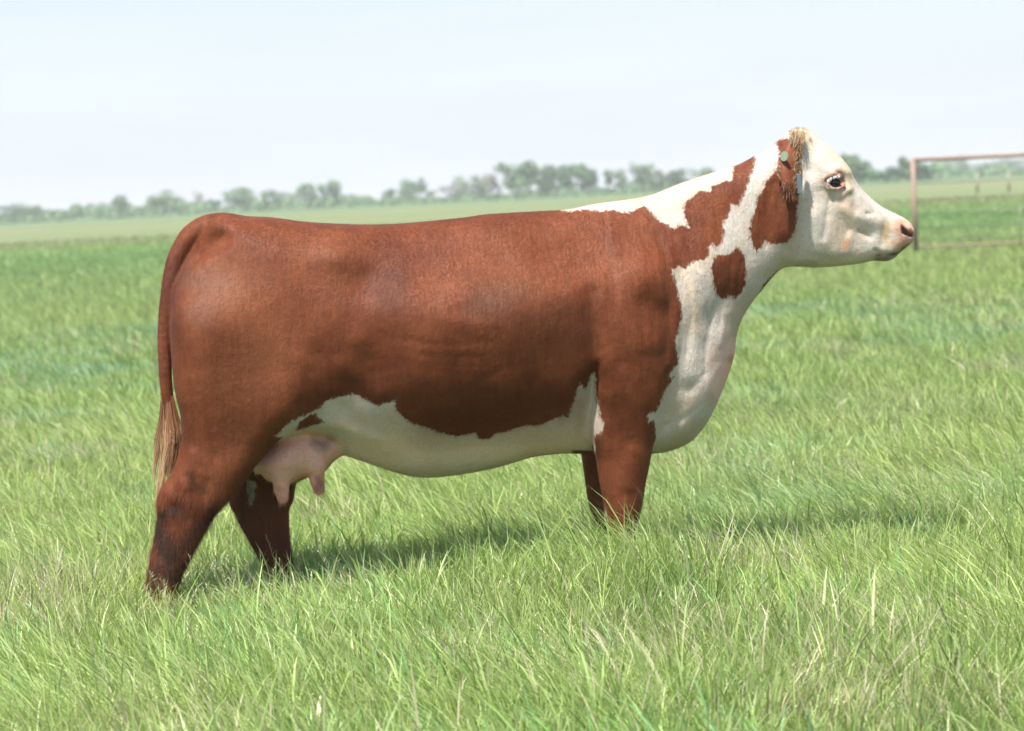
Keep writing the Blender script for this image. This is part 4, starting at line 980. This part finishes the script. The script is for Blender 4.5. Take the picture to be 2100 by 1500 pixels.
# ------------------------------------------------------------------ far trees
M_BARK = simple('bark', (.13, .10, .08), .9, noise=.3, scale=6)
def leaf_mat(name, col):
    m, nt, b = mat_new(name); at = nt.nodes.new('ShaderNodeAttribute'); at.attribute_name = 'col'
    mx = nt.nodes.new('ShaderNodeMix'); mx.data_type = 'RGBA'; mx.blend_type = 'MULTIPLY'; mx.inputs['Factor'].default_value = 1; mx.inputs['A'].default_value = (*col, 1)
    nt.links.new(at.outputs['Color'], mx.inputs['B']); nt.links.new(mx.outputs['Result'], b.inputs['Base Color']); b.inputs['Roughness'].default_value = .7; b.inputs['Specular IOR Level'].default_value = .2
    return m
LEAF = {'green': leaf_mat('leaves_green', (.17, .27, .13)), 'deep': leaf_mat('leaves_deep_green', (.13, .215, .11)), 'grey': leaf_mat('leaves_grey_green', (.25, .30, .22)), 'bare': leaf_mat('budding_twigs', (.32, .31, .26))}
def make_tree(seed, kind, w, h, dens, dist=700.):
    """unit tree of width w and height h in metres; crown of leaf-sized faces gathered in lobes"""
    rng = np.random.default_rng(seed); root = bpy.data.objects.new('tree', None); COL.objects.link(root)
    nl = int(max(5, 6 + w * .9)); cen = np.stack([rng.uniform(-.38, .38, nl) * w, rng.uniform(-.3, .3, nl) * w * .8, h * rng.uniform(.30, .84, nl)], 1)
    rad = np.stack([w * rng.uniform(.16, .28, nl), w * rng.uniform(.14, .24, nl), h * rng.uniform(.13, .24, nl)], 1)
    cen[:, 2] = np.minimum(cen[:, 2], h - rad[:, 2] * .9)
    n = int(dens * 170 * max(1, w * h / 60)); k = rng.integers(0, nl, n); d = rng.normal(0, 1, (n, 3)); d /= np.linalg.norm(d, axis=1, keepdims=True)
    p = cen[k] + d * rad[k] * (rng.random((n, 1)) ** .45)
    p[:, 2] = np.maximum(p[:, 2], h * .08)
    s_ = rng.uniform(.16, .42, n)[:, None] * (.8 + h / 20)
    a = rng.normal(0, 1, (n, 3)); a /= np.linalg.norm(a, axis=1, keepdims=True); b_ = np.cross(a, rng.normal(0, 1, (n, 3))); b_ /= np.linalg.norm(b_, axis=1, keepdims=True)
    V = np.stack([p - a * s_, p + b_ * s_ * .6, p + a * s_, p - b_ * s_ * .6], 1).reshape(-1, 3)
    c_ = np.repeat((rng.uniform(.65, 1.4, n) * rng.uniform(.75, 1.25, nl)[k])[:, None] * np.ones((1, 3)), 4, axis=0)
    cr = link('crown', quads_mesh('crown', V, np.arange(4 * n).reshape(-1, 4), smooth=False, cols=np.concatenate([c_, np.ones((4 * n, 1))], 1)), LEAF[kind], root)
    bm = bmesh.new(); tr = .018 * h + .06
    def limb(a, b_, r0, r1):
        a, b_ = Vector(a), Vector(b_); d_ = b_ - a
        bmesh.ops.create_cone(bm, cap_ends=True, segments=7, radius1=r0, radius2=r1, depth=d_.length, matrix=Matrix.Translation((a + b_) / 2) @ d_.to_track_quat('Z', 'Y').to_matrix().to_4x4())
    limb((0, 0, -.2), (.1, 0, h * .33), tr, tr * .7)
    for q in cen[:7]: limb((.1, 0, h * .3), q, tr * .5, tr * .12)
    bm_obj('trunk', bm, M_BARK, root)
    return root
# (column, width px, height px, kind, density, distance, label)
TREES = [
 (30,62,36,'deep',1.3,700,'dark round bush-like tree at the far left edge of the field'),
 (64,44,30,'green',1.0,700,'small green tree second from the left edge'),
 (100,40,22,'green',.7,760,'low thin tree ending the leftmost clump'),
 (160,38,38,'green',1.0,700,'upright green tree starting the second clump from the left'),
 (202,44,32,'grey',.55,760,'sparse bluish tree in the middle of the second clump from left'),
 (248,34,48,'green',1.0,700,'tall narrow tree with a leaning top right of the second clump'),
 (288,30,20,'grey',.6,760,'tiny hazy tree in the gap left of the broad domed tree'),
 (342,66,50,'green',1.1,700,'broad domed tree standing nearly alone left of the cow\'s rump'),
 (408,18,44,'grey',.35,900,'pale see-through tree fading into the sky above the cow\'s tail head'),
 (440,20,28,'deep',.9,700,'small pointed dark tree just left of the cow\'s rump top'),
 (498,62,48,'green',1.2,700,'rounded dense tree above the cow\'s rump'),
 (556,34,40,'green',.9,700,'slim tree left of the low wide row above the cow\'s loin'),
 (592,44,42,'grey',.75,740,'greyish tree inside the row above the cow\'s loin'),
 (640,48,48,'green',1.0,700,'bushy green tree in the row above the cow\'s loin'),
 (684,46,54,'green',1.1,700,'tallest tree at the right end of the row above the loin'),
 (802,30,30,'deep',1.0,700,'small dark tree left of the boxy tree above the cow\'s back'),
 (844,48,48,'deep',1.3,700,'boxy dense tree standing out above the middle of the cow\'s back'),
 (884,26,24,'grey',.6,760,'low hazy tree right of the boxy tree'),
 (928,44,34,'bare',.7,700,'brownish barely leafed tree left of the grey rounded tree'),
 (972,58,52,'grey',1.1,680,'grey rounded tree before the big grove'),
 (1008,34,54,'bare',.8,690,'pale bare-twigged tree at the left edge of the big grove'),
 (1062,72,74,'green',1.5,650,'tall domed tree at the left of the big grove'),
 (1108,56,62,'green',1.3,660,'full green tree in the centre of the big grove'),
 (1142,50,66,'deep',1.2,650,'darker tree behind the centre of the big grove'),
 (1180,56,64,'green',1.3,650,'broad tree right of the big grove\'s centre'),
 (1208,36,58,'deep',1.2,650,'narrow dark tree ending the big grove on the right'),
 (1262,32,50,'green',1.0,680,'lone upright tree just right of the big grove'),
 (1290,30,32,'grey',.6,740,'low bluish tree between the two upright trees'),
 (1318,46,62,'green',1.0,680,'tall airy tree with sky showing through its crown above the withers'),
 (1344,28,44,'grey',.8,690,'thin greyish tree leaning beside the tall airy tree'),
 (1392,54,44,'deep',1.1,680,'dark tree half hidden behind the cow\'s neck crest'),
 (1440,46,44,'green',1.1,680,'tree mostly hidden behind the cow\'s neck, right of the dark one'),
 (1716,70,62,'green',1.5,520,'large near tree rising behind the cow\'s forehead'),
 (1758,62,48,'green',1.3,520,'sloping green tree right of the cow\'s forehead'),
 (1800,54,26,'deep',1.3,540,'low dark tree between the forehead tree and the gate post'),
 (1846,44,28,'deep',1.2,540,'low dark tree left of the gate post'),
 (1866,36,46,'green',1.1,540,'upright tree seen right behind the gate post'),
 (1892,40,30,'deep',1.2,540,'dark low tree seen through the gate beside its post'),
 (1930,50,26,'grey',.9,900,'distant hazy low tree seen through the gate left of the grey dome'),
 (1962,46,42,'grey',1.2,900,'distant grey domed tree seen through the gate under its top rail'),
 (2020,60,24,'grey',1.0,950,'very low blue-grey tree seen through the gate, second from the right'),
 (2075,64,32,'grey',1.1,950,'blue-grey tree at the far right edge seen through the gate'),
]
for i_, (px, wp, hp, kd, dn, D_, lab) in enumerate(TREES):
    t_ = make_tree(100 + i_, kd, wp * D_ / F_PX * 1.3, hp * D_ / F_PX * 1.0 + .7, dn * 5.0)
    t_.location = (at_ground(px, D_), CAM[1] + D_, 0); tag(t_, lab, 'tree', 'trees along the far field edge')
# low brush that runs under the trees as one mass
def brush():
    rng = np.random.default_rng(77); n = 30000; px = rng.uniform(-250, 2350, n); D_ = rng.uniform(690, 740, n)
    D_ = np.where((px > 1640) & (px < 1930), D_ - 130, D_)
    X_ = at_ground(0, 700) + (px / 2100) * (at_ground(2100, 700) - at_ground(0, 700)); X_ = X_ * D_ / 700
    hh_ = 1.2 + 5.5 * vnoise(px, px * 0, 4, 3, 130.) * vnoise(px, px * 0 + 5, 9, 2, 35.)
    hh_ = hh_ * np.where((px > 1640) & (px < 1930), 1.3, 1.0)
    z = rng.random(n) ** .8 * hh_; s_ = rng.uniform(.25, .6, n)[:, None]
    p = np.stack([X_, CAM[1] + D_, z], 1); a = rng.normal(0, 1, (n, 3)); a /= np.linalg.norm(a, axis=1, keepdims=True); b_ = np.cross(a, rng.normal(0, 1, (n, 3))); b_ /= np.linalg.norm(b_, axis=1, keepdims=True)
    V = np.stack([p - a * s_, p + b_ * s_, p + a * s_, p - b_ * s_], 1).reshape(-1, 3)
    c_ = np.repeat(rng.uniform(.6, 1.4, n)[:, None] * np.ones((1, 3)), 4, axis=0)
    o = link('underbrush', quads_mesh('underbrush', V, np.arange(4 * n).reshape(-1, 4), smooth=False, cols=np.concatenate([c_, np.ones((4 * n, 1))], 1)), LEAF['green'])
    tag(o, 'low green brush running under the distant trees', 'brush', kind='stuff')
brush()

# ------------------------------------------------------------------ haze
HAZE = 0.0004
if HAZE:
    m = bpy.data.materials.new('air_haze'); m.use_nodes = True; nt = m.node_tree; nt.nodes.clear()
    o_ = nt.nodes.new('ShaderNodeOutputMaterial'); pv = nt.nodes.new('ShaderNodeVolumePrincipled'); pv.inputs['Density'].default_value = HAZE
    pv.inputs['Color'].default_value = (.96, .985, 1.0, 1); pv.inputs['Anisotropy'].default_value = 0.0
    nt.links.new(pv.outputs[0], o_.inputs['Volume'])
    bm = bmesh.new(); bmesh.ops.create_cube(bm, size=1)
    for v_ in bm.verts: v_.co = Vector((v_.co.x * 8000, (v_.co.y * 6000) + 2200, (v_.co.z + .5) * 26 - 1.0))
    me_ = bpy.data.meshes.new('haze'); bm.to_mesh(me_); bm.free()
    hz = link('haze', me_, m); tag(hz, 'thin pale blue summer haze over the whole field', 'haze', kind='stuff')
